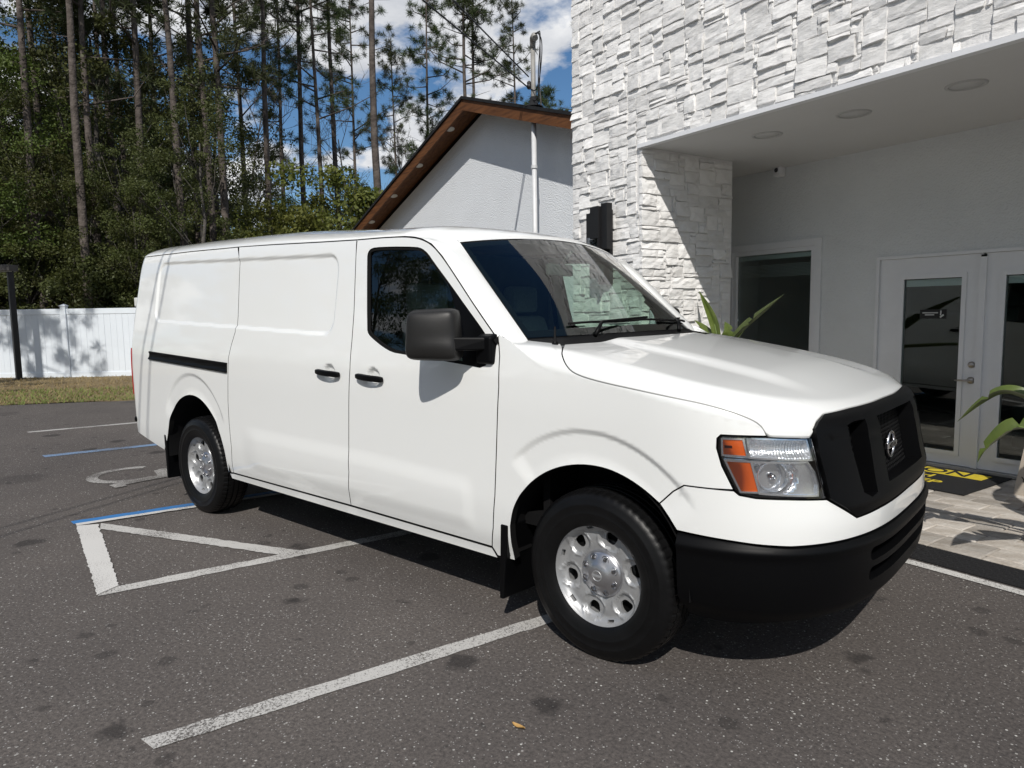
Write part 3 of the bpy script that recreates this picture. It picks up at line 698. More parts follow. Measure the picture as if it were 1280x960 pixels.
# ================================================================== GABLED WING
GV, GO = 5.50, .49                       # wall plane and the overhang in front of it
ru, rz = buv((578, 120), GV-GO); SL = .325; GL_ = ru-7.3; GR = .10
print('ridge', ru, rz)
wood = mat('stained_cedar', (.065, .027, .012), rough=.6, spec=.3, col2=(.165, .068, .026), vscale=4., bump=.4, bscale=30., bdist=.004)
for n in wood.node_tree.nodes:
    if n.type == 'TEX_NOISE':
        mp = wood.node_tree.nodes.new('ShaderNodeMapping'); mp.inputs['Scale'].default_value = (.5, 6., 6.); src = n.inputs[0].links[0].from_socket
        wood.node_tree.links.new(src, mp.inputs[0]); wood.node_tree.links.new(mp.outputs[0], n.inputs[0])
shing = mat('dark_shingle', (.018, .019, .021), rough=.9, spec=.2, var=.3, vscale=20, bump=.5, bscale=50.)
wing = thing('gabled_wing', 'white stucco wing with a dark gable roof and cedar eaves beyond the van', 'building', (ru, GV, 0), 'B')
def rzv(u): return rz-SL*abs(u-ru)
TH = .10
wt_ = rzv(ru)-TH-.10
MB().prism([(GL_+.6, -.05), (GR, -.05), (GR, rzv(GR)-TH-.11), (ru, wt_), (GL_+.6, rzv(GL_+.6)-TH-.11)], -6., (0, GV, 0), (1, 0, 0), (0, 0, 1)).build('gable_wall', stucco2, wing)
def rakes(v0, v1, lo, hi, ua, ub):       # slab following one slope between z offsets
    return [(ua, v0, rzv(ua)-lo), (ub, v0, rzv(ub)-lo), (ub, v1, rzv(ub)-lo), (ua, v1, rzv(ua)-lo), (ua, v0, rzv(ua)-hi), (ub, v0, rzv(ub)-hi), (ub, v1, rzv(ub)-hi), (ua, v1, rzv(ua)-hi)]
for ua, ub in ((GL_, ru), (ru, GR)):
    rf = MB().hexa(rakes(GV-GO-.03, GV+6.2, .055, 0., ua, ub)).build('roof_slope', shing, wing)
    s0, s1 = (ua, ub)
    # soffit boards run along the rake
    for k in range(4):
        v0 = GV-GO+.036+k*(GO-.036)/4; MB().hexa(rakes(v0+.002, v0+(GO-.036)/4-.002, .115, .095, ua+(.002 if ua == ru else 0), ub-(.002 if ub == ru else 0))).build('soffit_board', wood, rf)
    # fascia in two lengths
    for i in range(2):
        xa = ua+(ub-ua)*i/2; xb = ua+(ub-ua)*(i+1)/2
        MB().hexa(rakes(GV-GO, GV-GO+.034, .26, .057, xa+.004, xb-.004)).build('fascia_board', wood, rf)
gd_ = mat('warm_soffit_lamp', (.62, .60, .55), rough=.5)
for px in ((563, 161.5), (524, 207), (492.5, 245), (464.5, 277.5)):
    # soffit plane of the left slope: z = rz + SL*(u-ru) - .117
    d = pray(px); du_, dz_ = d@EB, d[2]; t = (rz-SL*ru-.117-CZ+SL*(CAM@EB))/(dz_-SL*du_)
    P = CAM+t*d; u, v = float(P@EB), float(P@NB); v = min(GV-.1, max(GV-GO+.1, v))
    z = rzv(u)-.117
    MB().lathe([(0, -.004), (.06, -.004), (.082, -.006), (.085, .004)], (u, v, z), (-SL, 0, 1), 28).build('soffit_lamp', gd_, wing)
# ---- service mast through the eave, with weatherhead
mv = GV-.37; mu_ = buv((668, 220), mv)[0]; mtop = buv((664, 62), mv)[1]
mast = thing('service_mast', 'pale electrical service mast with a curved weatherhead through the cedar eave', 'mast', (mu_, mv, 0), 'B')
gal = mat('painted_conduit', (.62, .63, .64), rough=.5, metal=.1, var=.05)
MB().tube([(mu_, mv, 0), (mu_, mv, rzv(mu_)-.27)], .042, 16).build('lower_conduit', gal, mast)
grey = mat('galvanised_conduit', (.30, .29, .27), rough=.6, metal=.2, var=.15, vscale=9)
MB().tube([(mu_, mv, rzv(mu_)-.27), (mu_, mv, mtop)], .040, 16).build('conduit', grey, mast)
MB().lathe([(.16, 0), (.15, .02), (.07, .06), (.055, .16), (.05, .17)], (mu_, mv, rzv(mu_)-.02), (0, 0, 1), 24).build('roof_flashing', shing, mast)
MB().lathe([(.056, 0), (.056, .05)], (mu_, mv, rzv(mu_)-1.0), (0, 0, 1), 20).build('coupling', gal, mast)
MB().tube([(mu_, mv, mtop), (mu_+.01, mv-.01, mtop+.08), (mu_+.05, mv-.03, mtop+.14), (mu_+.11, mv-.05, mtop+.15), (mu_+.16, mv-.07, mtop+.10)], [.044, .048, .055, .058, .050], 14).build('weatherhead', grey, mast)
ins = mat('insulator', (.02, .018, .018), rough=.4)
MB().lathe([(.02, 0), (.04, .02), (.04, .06), (.03, .08), (.04, .1), (.02, .13)], (mu_-.09, mv-.02, mtop-.62), (0, 0, 1), 14).tube([(mu_, mv, mtop-.55), (mu_-.09, mv-.02, mtop-.55)], .012, 6).build('insulator', ins, mast)
wm = mat('black_cable', (.012, .012, .013), rough=.6)
for i, (sx, sag, e) in enumerate(((.10, .34, (-.06, -.62)), (.16, .48, (-.05, -.78)), (.20, .62, (-.03, -.86)))):
    a = np.array([mu_+sx, mv-.06, mtop+.16]); b = np.array([mu_+e[0], mv-.04, mtop+e[1]]); c = np.array([mu_+.42-.08*i, mv-.10, mtop-.05-.25*i]); 
    MB().tube(chaikin([a, a+[.14, -.02, .02], c, b+[.25, 0, -.12], b], 3), .009, 6).build('drip_loop', wm, mast)
# overhead drop: where each cable passes between the sun and the van's rear corner
VANREAR = [(-.75, -.93, 1.62), (-.59, -.93, 1.62)]
sdir = np.array(SUN)
for i, (pa, pb, P0, zz) in enumerate((((566, 0), (650.5, 64), VANREAR[1], mtop-.42), ((538, 8), (655, 81), VANREAR[0], mtop-.60))):
    T = (mu_-.09)*EB+(mv-.03)*NB+np.array([0, 0, zz])
    d0 = proj(T)
    far = np.cross(pray(pa), pray(tuple(d0)))                # plane through the eye and the cable
    P0 = np.array(P0); t = -(far@(P0-CAM))/(far@sdir); Wp = P0+sdir*t
    print('cable', i, T, Wp, t)
    E_ = Wp+(Wp-T)*.9; pts = [T+(E_-T)*k/30+np.array([0, 0, -.0]) for k in range(31)]
    o = MB().tube(pts, .011, 6).build('overhead_cable', wm, None, T)
    setp(o, ('thick black overhead cable, upper one running to the service mast', 'thin black overhead cable, lower one running to the service mast')[i], 'cable')
# ================================================================== WOODS
def leafmat(name, c1, c2, trans=.25, hue=.12):
    m = bpy.data.materials.new(name); m.use_nodes = True; t = m.node_tree; nn = t.nodes; ll = t.links; nn.clear()
    o = nn.new('ShaderNodeOutputMaterial'); d = nn.new('ShaderNodeBsdfPrincipled'); d.inputs['Roughness'].default_value = .55; d.inputs['Specular IOR Level'].default_value = .35
    tc = nn.new('ShaderNodeTexCoord'); n = nn.new('ShaderNodeTexNoise'); n.inputs['Scale'].default_value = 1.6; n.inputs['Detail'].default_value = 5; n.inputs['Roughness'].default_value = .8; ll.new(tc.outputs['Object'], n.inputs[0])
    r = nn.new('ShaderNodeValToRGB'); r.color_ramp.elements[0].position = .35; r.color_ramp.elements[1].position = .65; r.color_ramp.elements[0].color = (*c1, 1); r.color_ramp.elements[1].color = (*c2, 1); ll.new(n.outputs[0], r.inputs[0])
    oi = nn.new('ShaderNodeObjectInfo'); hs = nn.new('ShaderNodeHueSaturation'); mr = nn.new('ShaderNodeMapRange'); mr.inputs['To Min'].default_value = .75; mr.inputs['To Max'].default_value = 1.25; ll.new(oi.outputs['Random'], mr.inputs[0]); ll.new(mr.outputs[0], hs.inputs['Value']); ll.new(r.outputs[0], hs.inputs['Color'])
    mh = nn.new('ShaderNodeMapRange'); mh.inputs['To Min'].default_value = .5-hue*.25; mh.inputs['To Max'].default_value = .5+hue*.15; ll.new(oi.outputs['Random'], mh.inputs[0]); ll.new(mh.outputs[0], hs.inputs['Hue'])
    ll.new(hs.outputs[0], d.inputs['Base Color']); tr = nn.new('ShaderNodeBsdfTranslucent'); ll.new(hs.outputs[0], tr.inputs[0]); mx = nn.new('ShaderNodeMixShader'); mx.inputs[0].default_value = trans
    ll.new(d.outputs[0], mx.inputs[1]); ll.new(tr.outputs[0], mx.inputs[2]); ll.new(mx.outputs[0], o.inputs[0]); return m
midL = leafmat('mid_green_leaf', (.050, .075, .018), (.105, .130, .034), .32)
oakL = leafmat('dark_oak_leaf', (.042, .052, .015), (.088, .095, .028), .3)
lightL = leafmat('light_green_leaf', (.065, .105, .020), (.11, .15, .032), .35)
yelL = leafmat('yellow_green_leaf', (.085, .105, .020), (.15, .155, .035), .35)
needle = leafmat('pine_needle', (.034, .052, .016), (.065, .085, .028), .2)
twigm = mat('grey_twig', (.11, .10, .09), rough=.9)
bark = mat('pine_bark', (.050, .040, .034), rough=.95, col2=(.125, .105, .092), vscale=3.5, bump=1., bscale=9., bdist=.05)
bark2 = mat('grey_bark', (.050, .044, .038), rough=.95, col2=(.12, .11, .098), vscale=4., bump=.8, bscale=14., bdist=.03)
tr = np.random.default_rng(21)
def leaf_mesh(name, C, size, flat=.5, aspect=.55):
    n = len(C); N_ = tr.normal(size=(n, 3)); N_[:, 2] += flat; N_ /= np.linalg.norm(N_, axis=1, keepdims=True)
    a = np.cross(N_, tr.normal(size=(n, 3))); a /= np.linalg.norm(a, axis=1, keepdims=True)+1e-9; b = np.cross(N_, a)
    s = size*tr.uniform(.6, 1.35, (n, 1))
    V = np.stack([C-a*s, C+b*s*aspect, C+a*s, C-b*s*aspect], 1).reshape(-1, 3)
    me = bpy.data.meshes.new(name); me.vertices.add(4*n); me.vertices.foreach_set('co', V.ravel()); me.loops.add(4*n); me.loops.foreach_set('vertex_index', np.arange(4*n)); me.polygons.add(n)
    me.polygons.foreach_set('loop_start', np.arange(n)*4); me.polygons.foreach_set('loop_total', np.full(n, 4)); me.update(); me.validate(); return me
def clumps(centers, rads, per, squash=.75):
    out_ = []
    for c, r in zip(centers, rads):
        d = tr.normal(size=(per, 3)); d /= np.linalg.norm(d, axis=1, keepdims=True); q = d*(tr.random((per, 1))**.42)*r; q[:, 2] *= squash; out_.append(q+c)
    return np.concatenate(out_)
def limbs_mesh(segs, n=6, name='trunk'):
    m = MB()
    for path, r in segs: m.tube(path, r, n, True)
    return m.mesh(name)
def broadleaf(h, rx, cz0, ncl, per, size, lean=0.):
    # crown volume between cz0 and h
    cs = []; rd = []
    for i in range(ncl):
        f = tr.random(); z = cz0+(h-cz0)*f; wr = rx*(math.sin(PI*(.18+.78*f))**.7); a = tr.uniform(0, 2*PI); q = wr*math.sqrt(tr.random())*1.0
        cs.append((q*math.cos(a), q*math.sin(a), z)); rd.append(tr.uniform(.35, .75)*rx*.36)
    cs = np.array(cs)
    crown = leaf_mesh('crown', clumps(cs, rd, per), size)
    segs = []; tp = [(0, 0, -.1)]
    for k in range(1, 7): tp.append((lean*k/6+tr.normal(0, .06)*k/2, tr.normal(0, .06)*k/2, h*.75*k/6))
    r0 = .011*h+.015; segs.append((tp, [r0*(1-.8*k/6) for k in range(7)]))
    for c in cs[::3]:
        k = min(5, max(1, int(c[2]/(h*.75)*6)-1)); p0 = np.array(tp[k]); mid = (p0+c)/2+tr.normal(0, .15, 3); segs.append(([p0, mid, c], [r0*.16, r0*.09, r0*.03]))
    return limbs_mesh(segs), crown
def pine(h, c0, spread, nb, bare=False):
    tp = []; bx, by = tr.normal(0, .012*h, 2)
    for k in range(9): f = k/8; tp.append((bx*f*f+tr.normal(0, .03), by*f*f+tr.normal(0, .03), -.1+h*f))
    r0 = .0072*h; segs = [(tp, [r0*(1-.78*(k/8)) for k in range(9)])]; C = []; 
    for i in range(nb):
        f = c0+(1-c0)*(i+tr.random())/nb; z = h*f; k = min(7, int(f*8)); p0 = np.array(tp[k])+(np.array(tp[k+1])-np.array(tp[k]))*(f*8-k)
        L_ = spread*(1.05-.72*(f-c0)/(1-c0+1e-6))*tr.uniform(.55, 1.1); a = tr.uniform(0, 2*PI); up_ = tr.uniform(-.08, .42)
        d = np.array([math.cos(a), math.sin(a), up_]); p1 = p0+d*L_*.55+tr.normal(0, .12, 3); p2 = p0+d*L_+np.array([0, 0, .12*L_])+tr.normal(0, .15, 3)
        segs.append(([p0, p1, p2], [r0*.26, r0*.15, r0*.06]))
        for t in np.linspace(.35, 1.08, 7):
            q = p0+(p2-p0)*t+tr.normal(0, .22, 3); C.append(q)
            segs.append(([p0+(p2-p0)*t*.9, q], [r0*.05, r0*.03]))
    for i in range(6):                   # dead stubs on the bare trunk
        f = tr.uniform(.25, c0); p0 = np.array(tp[int(f*8)]); a = tr.uniform(0, 2*PI); d = np.array([math.cos(a), math.sin(a), .2]); z0 = h*f; p0 = np.array([p0[0], p0[1], z0]); segs.append(([p0, p0+d*tr.uniform(.3, 1.1)], [.018, .006]))
    # needle tufts: thin slivers radiating from each tuft centre
    C = np.array(C); per = 88; n = len(C)*per; cc = np.repeat(C, per, 0); d = tr.normal(size=(n, 3)); d[:, 2] += .25; d /= np.linalg.norm(d, axis=1, keepdims=True); L_ = tr.uniform(.10, .30, (n, 1)); w_ = np.cross(d, tr.normal(size=(n, 3))); w_ /= np.linalg.norm(w_, axis=1, keepdims=True)
    s0 = cc+d*L_*tr.uniform(.1, .5, (n, 1)); V = np.stack([s0-w_*.011, s0+w_*.011, s0+d*L_], 1).reshape(-1, 3)
    me = bpy.data.meshes.new('crown'); me.vertices.add(3*n); me.vertices.foreach_set('co', V.ravel()); me.loops.add(3*n); me.loops.foreach_set('vertex_index', np.arange(3*n)); me.polygons.add(n); me.polygons.foreach_set('loop_start', np.arange(n)*3); me.polygons.foreach_set('loop_total', np.full(n, 3)); me.update()
    return limbs_mesh(segs), me
def baretree(h, spread):
    segs = []; tips = []
    def grow(p, d, L_, r, lv):
        n = 3; pts = [p]; dd = d.copy()
        for k in range(n): dd = dd+tr.normal(0, .13, 3); dd /= np.linalg.norm(dd); pts.append(pts[-1]+dd*L_/n)
        segs.append((pts, [r*(1-.55*k/n) for k in range(n+1)]))
        if lv == 0: tips.append(pts[-1]); return
        for i in range(5 if lv > 1 else 4):
            f = tr.uniform(.3, 1.); j = min(n-1, int(f*n)); b = pts[j]+(pts[j+1]-pts[j])*(f*n-j); nd = dd+tr.normal(0, .55, 3)*spread; nd[2] += .25; nd /= np.linalg.norm(nd); grow(b, nd, L_*tr.uniform(.42, .62), r*.42, lv-1)
    grow(np.array([0, 0, -.1]), np.array([0, 0, 1.]), h*.62, .012*h, 4)
    T = np.array(tips); crown = leaf_mesh('crown', T[tr.random(len(T)) < .6]+tr.normal(0, .05, (int((tr.random(1) < 2).sum())*0+1, 3)), .05)
    m = MB()
    for path, r in segs: m.tube(path, [max(.006, x) for x in r], 4 if r[0] < .05 else 6, False)
    return m.mesh('trunk'), crown
BL = [broadleaf(9, 3.0, 1.2, 80, 210, .052), broadleaf(7.5, 2.6, .8, 76, 210, .05), broadleaf(11, 3.2, 2.2, 90, 210, .055, .6)]
OK = [broadleaf(12, 3.0, 3.5, 60, 210, .055, .5), broadleaf(13, 2.6, 4.5, 52, 210, .055, -.4)]
SH = [broadleaf(3.6, 1.9, .2, 46, 200, .045), broadleaf(3.0, 1.7, .1, 42, 200, .042)]
PN = [pine(21, .50, 3.0, 30), pine(24, .58, 2.8, 28), pine(19, .42, 2.6, 30), pine(22, .66, 2.6, 22), pine(13, .30, 2.3, 30)]
BT = [baretree(10, .8), baretree(8.5, .9)]
def tree(kind, px, depth, sc, name, label, cat, group, lm, bk, wid=1., zoff=0.):
    d = CFW+(px-640)/CF*CR; d = np.array([d[0], d[1], 0.]); P = CAM*np.array([1, 1, 0])+d*depth
    r = thing(name, label, cat, (P[0], P[1], -.06+zoff), group=group); r.rotation_euler = (0, 0, tr.uniform(0, 6.28)); r.scale = (sc*wid, sc*wid, sc)
    t_, c_ = kind
    o = link(t_, 'trunk', bk, None); o.parent = r; o.location = (0, 0, 0)
    o = link(c_, 'crown', None, None)
    o.parent = r; o.location = (0, 0, 0)
    if not c_.materials: c_.materials.append(lm)
    o.material_slots[0].link = 'OBJECT'; o.material_slots[0].material = lm
    return r
GP_ = 'tall pines in the woods'; GB_ = 'dark understorey trees in the woods'
pl = 'tall thin pine with a bare trunk among the woods behind the fence'
# trunk positions along the picture, near ones first
for px, dp, k, sc in ((62, 21.2, 0, .95), (76, 24, 3, .95), (118, 20.6, 1, .85), (134, 22, 2, 1.0), (160, 27, 3, 1.), (194, 22.5, 0, .95), (240, 22.5, 3, .9), (258, 27, 1, 1.), (276, 24, 0, .95), (294, 24, 2, 1.1), (347, 28, 3, .95), (388, 33, 1, 1.0), (412, 31, 0, .95), (431, 35, 3, 1.05),
                      (30, 30, 2, 1.2), (150, 33, 2, 1.2), (215, 37, 0, 1.2), (270, 36, 1, 1.2), (318, 40, 0, 1.2), (98, 38, 0, 1.3), (365, 44, 2, 1.3), (175, 28, 3, .9), (8, 22, 1, .8), (455, 47, 0, 1.1), (505, 52, 2, 1.1)):
    tree(PN[k], px, dp, sc, 'pine_tree', pl, 'tree', GP_, needle, bark)
tree(PN[3], 479, 27, 1.0, 'pine_tree', 'tall pine with a clean straight trunk rising behind the low end of the cedar eave', 'tree', None, needle, bark, 1.15)
tree(PN[2], 541, 36, .92, 'pine_tree', 'leaning dark pine behind the middle of the gable slope', 'tree', None, needle, bark)
tree(PN[1], 588, 40, 1.0, 'pine_tree', 'one of two slim pines standing close together behind the gable ridge', 'tree', 'twin pines behind the ridge', needle, bark2)
tree(PN[3], 597, 41, 1.02, 'pine_tree', 'one of two slim pines standing close together behind the gable ridge', 'tree', 'twin pines behind the ridge', needle, bark2)
tree(PN[0], 652, 42, .92, 'pine_tree', 'grey pine just to the ridge side of the service mast', 'tree', None, needle, bark2)
tree(PN[4], 684, 38, 1.02, 'pine_tree', 'bushy young pine between the service mast and the stone front', 'tree', None, needle, bark2)
tree(PN[2], 735, 46, 1.0, 'pine_tree', 'pine partly hidden behind the edge of the stone front', 'tree', None, needle, bark2)
bl = 'dark leafy understorey tree crowding the woods behind the fence'
for i in range(46):
    row = i % 3; px = -60+(i//3)*30.5+tr.uniform(-12, 12); dp = (22.5, 28, 38)[row]+tr.uniform(-1.5, 2.5); 
    if px > 330 and row == 0: continue
    k = int(tr.integers(0, 3)); s = (.42, .60, .85)[row]*tr.uniform(.8, 1.2)*(1.0 if px < 300 else .75)
    tree(BL[k], px, dp, s, 'understorey_tree', bl, 'tree', GB_, midL if i % 2 else oakL, bark2, 1.1)
for i in range(24):
    px = -40+i*14.5+tr.uniform(-8, 8)
    tree(OK[i % 2], px, (20.8+tr.uniform(0, 1)) if i % 3 == 0 else 24+tr.uniform(-1, 10), (.62 if i % 3 == 0 else 1.0)*tr.uniform(.8, 1.15), 'oak_tree', 'tall dark oak filling the wood between the pine trunks', 'tree', 'oaks between the pines', midL if i % 2 == 0 else oakL, bark2)
for i in range(26):
    px = -50+i*22+tr.uniform(-8, 8); tree(BL[int(tr.integers(0, 3))], px, 52+tr.uniform(0, 14), (1.70 if px < 250 else .80)*tr.uniform(.85, 1.2), 'far_oak_tree', 'distant oak closing the back of the woods', 'tree', 'distant oaks at the back of the woods', oakL, bark2, 1.35)
for px, dp, s in ((4, 21, .95), (-30, 21, 1.)): tree(OK[0], px, dp, s*.9, 'sunlit_oak_tree', 'light green oak catching the sun above the lamp post', 'tree', 'sunlit oaks above the lamp post', lightL, bark2)
for px, dp, s in ((345, 24, 1.5), (372, 24.5, 1.75), (404, 25, 1.85), (432, 25.5, 1.6), (452, 27, 1.3)): tree(SH[int(tr.integers(0, 2))], px, dp, s, 'shrub', 'yellow green shrub showing above the van roof beside the cedar eave', 'shrub', 'yellow green shrubs over the van roof', yelL, twigm)
for px, dp, s in ((446, 40, 1.0), (330, 38, 1.), (375, 41, .9), (470, 50, .9)): tree(BL[0], px, dp, s, 'leafy_tree', 'fresh green tree standing against the cloud between the pines', 'tree', 'fresh green trees against the cloud', lightL, bark2, .8)
for px, dp, k, s in ((462, 33, 0, 1.05), (500, 34, 1, 1.15), (520, 36, 0, .95), (560, 44, 1, 1.15), (613, 45, 0, .95), (640, 46, 1, 1.), (440, 38, 1, 1.1), (300, 36, 0, 1.2)): tree(BT[k], px, dp, s, 'bare_tree', 'bare twiggy tree against the cloud above the gable slope', 'tree', 'bare twiggy trees against the sky', yelL, twigm)
for i in range(24):
    px = -45+i*16.5+tr.uniform(-6, 6); tree(SH[i % 2], px, 21.0+tr.uniform(-.2, 1.5)+max(0, (px-150)*.012), tr.uniform(.8, 1.1), 'undergrowth_shrub', 'dark undergrowth bush along the back of the fence', 'shrub', 'undergrowth bushes behind the fence', oakL, twigm)
# the tree beside the lot whose shade falls on the fence: out of the picture on the left
def shade_tree():
    P0 = F3(-.6, .0, 1.3); T = P0+np.array(SUN)/SUN.z*6.2
    r = thing('pine_tree', 'young pine beside the lot whose shade dapples the white fence', 'tree', (T[0], T[1], -.02)); 
    for me, nm, mt in ((PN[4][0], 'trunk', bark), (PN[4][1], 'crown', needle)):
        o = link(me, nm, mt, None); o.parent = r; o.location = (0, 0, 0)
    r.scale = (.9, .9, .82); return T
shade_tree()
# the wood continues behind the photographer: seen only in the van's glass and paint
for i in range(28):
    x = -58+i*3.4+tr.uniform(-1, 1); y = -26+tr.uniform(-4, 3)
    d = np.array([x, y, -.06]); k = (BL, OK)[i % 2][i//2 % 2]
    r = thing('boundary_oak_tree', 'dark oak in the row across the lot, mirrored in the van glass', 'tree', tuple(d), group='oaks across the lot'); r.scale = (1.35, 1.35, 1.5); r.rotation_euler = (0, 0, i*1.3)
    for me, nm, mt in ((k[0], 'trunk', bark2), (k[1], 'crown', oakL)):
        o = link(me, nm, mt, None); o.parent = r; o.location = (0, 0, 0)
# ================================================================== THE VAN
XC = 3.9; NEXP = 3.1
fB = smooth_table([0, .3, .36, .45, .6, 1.1, 1.25, 1.36, 1.5, 1.9, 2.0, 2.1, 2.3], [.93, .945, .955, .985, 1.0, 1.005, 1.0, .985, .962, .90, .878, .83, .7], .035)
fA = smooth_table([0, .25, .35, .5, .66, .72, .80, .86, 1.0, 1.1, 1.2, 1.5], [.75, .765, .79, .812, .815, .815, .795, .78, .755, .72, .68, .6], .025)
fZt = smooth_table([2.5, 3.0, 3.3, 3.6, 3.9, 4.25, 4.45, 4.6, 4.8], [1.48, 1.415, 1.378, 1.335, 1.283, 1.212, 1.16, 1.11, 1.03], .06)
def Ztop(x, y):
    a = np.abs(y)
    return fZt(x)+.03*(1-np.clip(a/.95, 0, 1)**2)+.016*(1-sstep(.40, .56, a))*sstep(3.15, 3.4, x)*(1-sstep(4.2, 4.5, x))
XR, RC = -1.185, .15
def M(s, v, cab=False):
    s = np.asarray(s, float); v = np.asarray(v, float)
    flip = s > XC+PI/2; s = np.where(flip, 2*(XC+PI/2)-s, s)
    phi0 = np.clip(PI/2-(s-XC), -PI, PI/2)
    def plan(A, B, k=1.):
        c, sn = np.cos(phi0), np.sin(phi0)
        r = (np.abs(c/A)**NEXP+np.abs(sn/B)**NEXP)**(-1/NEXP)*k
        x = np.where(s > XC, XC+r*c, s); y = np.where(s > XC, -r*sn, -B*k)
        return x, y
    A1, B1 = fA(1.05), fB(1.05)
    xe, ye = plan(A1, B1)
    z0 = fZt(xe)-.085+.115*(1-sstep(3.17, 3.5, s))+(9. if cab else 0.)
    zw = np.minimum(v, z0)
    tau = np.maximum(v-z0, 0); L1 = .18
    psi = np.clip(tau/L1, 0, 1)*PI/2
    A, B = fA(zw), fB(zw)
    wI = .13
    k = 1-(wI/B)*(1-np.cos(psi))-np.maximum(tau-L1, 0)/B
    k = np.maximum(k, 0)
    x, y = plan(A, B, k)
    z = np.where(tau > 0, z0+(Ztop(x, y)-z0)*np.sin(psi), zw)
    # rear corner
    xr0 = XR+RC+.04*sstep(1.45, 2.0, v)
    th = np.clip((xr0-s)/RC, 0, PI/2); ex = np.maximum((xr0-s)/RC-PI/2, 0)*RC
    x = np.where(s < xr0, xr0-RC*np.sin(th), x)
    y = np.where(s < xr0, -(B-RC+RC*np.cos(th)-ex), y)
    return np.stack([x, np.where(flip, -y, y), z], -1)
def Mc(s, v): return M(s, v, True)
def rrect(s, v, cs, cv, hs, hv, r, shear=0.):
    vv = v-cv-shear*(s-cs); qx = np.abs(s-cs)-(hs-r); qy = np.abs(vv)-(hv-r)
    return np.hypot(np.maximum(qx, 0), np.maximum(qy, 0))+np.minimum(np.maximum(qx, qy), 0)-r
def feat(s, v):
    d = np.zeros_like(s)
    # blank window recess along the load bay
    q = rrect(s, v, .60, 1.694, 1.262, .2435, .10, -.0375)
    d -= .013*(1-sstep(-.022, .004, q))
    # long hollow low on the doors
    c = .732-.0115*(s-.9)-.02*sstep(2, 3.05, s); lo = .49-.006*(s-.9)
    inx = sstep(.74, .98, s)*(1-sstep(2.93, 3.03, s))
    d += .008*inx*sstep(lo-.045, lo+.045, v)*(1-sstep(c-.06, c+.05, v))
    # wheel arch flares
    r = np.hypot((s-3.70)/1.0, (v-.43)/1.0); ang = np.arctan2(v-.43, s-3.70)
    on = sstep(.55, .80, ang)*(1-sstep(2.24, 2.42, ang))
    d -= .011*on*(1-sstep(.572, .602, r))*sstep(.40, .50, r)
    r = np.hypot((s-.03)/1.0, (v-.44)*.86); ang = np.arctan2(v-.44, s-.03)
    on = sstep(.55, .80, ang)*(1-sstep(2.3, 2.6, ang))
    d -= .011*on*(1-sstep(.545, .575, r))*sstep(.38, .48, r)
    # handle scoops
    for cs, cv in ((1.846, 1.186), (2.262, 1.180)):
        r = np.hypot((s-cs)/.062, (v-cv)/.056); d -= .022*(1-sstep(.55, 1.02, r))
    # soft belt line crease and front fascia step
    d -= .004*sstep(1.06, 1.0, v)*0
    return d
def nrm(fn, s, v, h=1.5e-3):
    ds = fn(s+h, v)-fn(s-h, v); dv = fn(s, v+h)-fn(s, v-h)
    n = np.cross(ds, dv); return n/(np.linalg.norm(n, axis=-1, keepdims=True)+1e-12)
def surf(off=0., ft=None, fn=None):
    fn = fn or M
    def D(s, v):
        o = off+(ft(s, v) if ft else 0.)
        o = np.broadcast_to(o, np.shape(s))
        return fn(s, v)+nrm(fn, s, v)*o[..., None]
    return D
# pixel -> surface coordinates
_gs, _gv = np.meshgrid(np.arange(-1.35, 5.46, .02), np.arange(.15, 2.1, .02), indexing='ij')
_GRID = {}
for _fn in (M, Mc):
    _GP = _fn(_gs, _gv); _GRID[_fn] = (proj(_GP), ((CAM-_GP)*nrm(_fn, _gs, _gv)).sum(-1) > 0.)
def SV(pts, fn=None):
    fn = fn or M; _gp, _fac = _GRID[fn]; out = []
    for px in pts:
        d = ((_gp-np.array(px))**2).sum(-1); d = np.where(_fac, d, 1e9)
        i = np.unravel_index(np.argmin(d), d.shape); q = np.array([_gs[i], _gv[i]])
        best = q.copy(); bd = 1e9
        for _ in range(12):
            s, v = q; h = 1e-4
            p0 = proj(fn(s, v)); r = p0-np.array(px); e = float(r@r)
            if e < bd: bd, best = e, q.copy()
            if e < 1e-4: break
            J = np.stack([(proj(fn(s+h, v))-p0)/h, (proj(fn(s, v+h))-p0)/h], 1)
            try: st = np.linalg.solve(J.T@J+1e-3*np.eye(2)*np.trace(J.T@J)*.01, -J.T@r)
            except Exception: break
            q = q+np.clip(st, -.05, .05)
        out.append(best)
    return np.array(out)
VAN = thing('cargo_van', 'white cargo van with black mirrors, grille and bumper parked across the painted bays', 'van', (1.7, 0, 0))
paint = mat('van_white_paint', (.80, .81, .795), rough=.28, spec=.5, coat=1., bump=.015, bscale=3., bdetail=2)
blackp = mat('black_textured_plastic', (.0022, .0023, .0027), rough=.46, spec=.15, bump=.15, bscale=900., bdist=.001)
seam = mat('black_rubber_and_gap_shade', (.006, .006, .006), rough=.8, spec=.2)
dark = mat('dark_underbody', (.005, .005, .0055), rough=.8, spec=.2)
chrome = mat('chrome', (.60, .60, .62), rough=.2, metal=1.)
silver = mat('silver_wheel_paint', (.40, .405, .41), rough=.43, metal=.55, spec=.5, var=.05, vscale=30)
bezel = mat('lamp_reflector', (.86, .87, .89), rough=.13, metal=.88)
vglass = glassmat('van_glass', (.66, .78, .71), .04)
wglass = glassmat('windscreen_glass', (.64, .78, .70), .05)
lens = glassmat('clear_lens', (.95, .96, .97), .05)
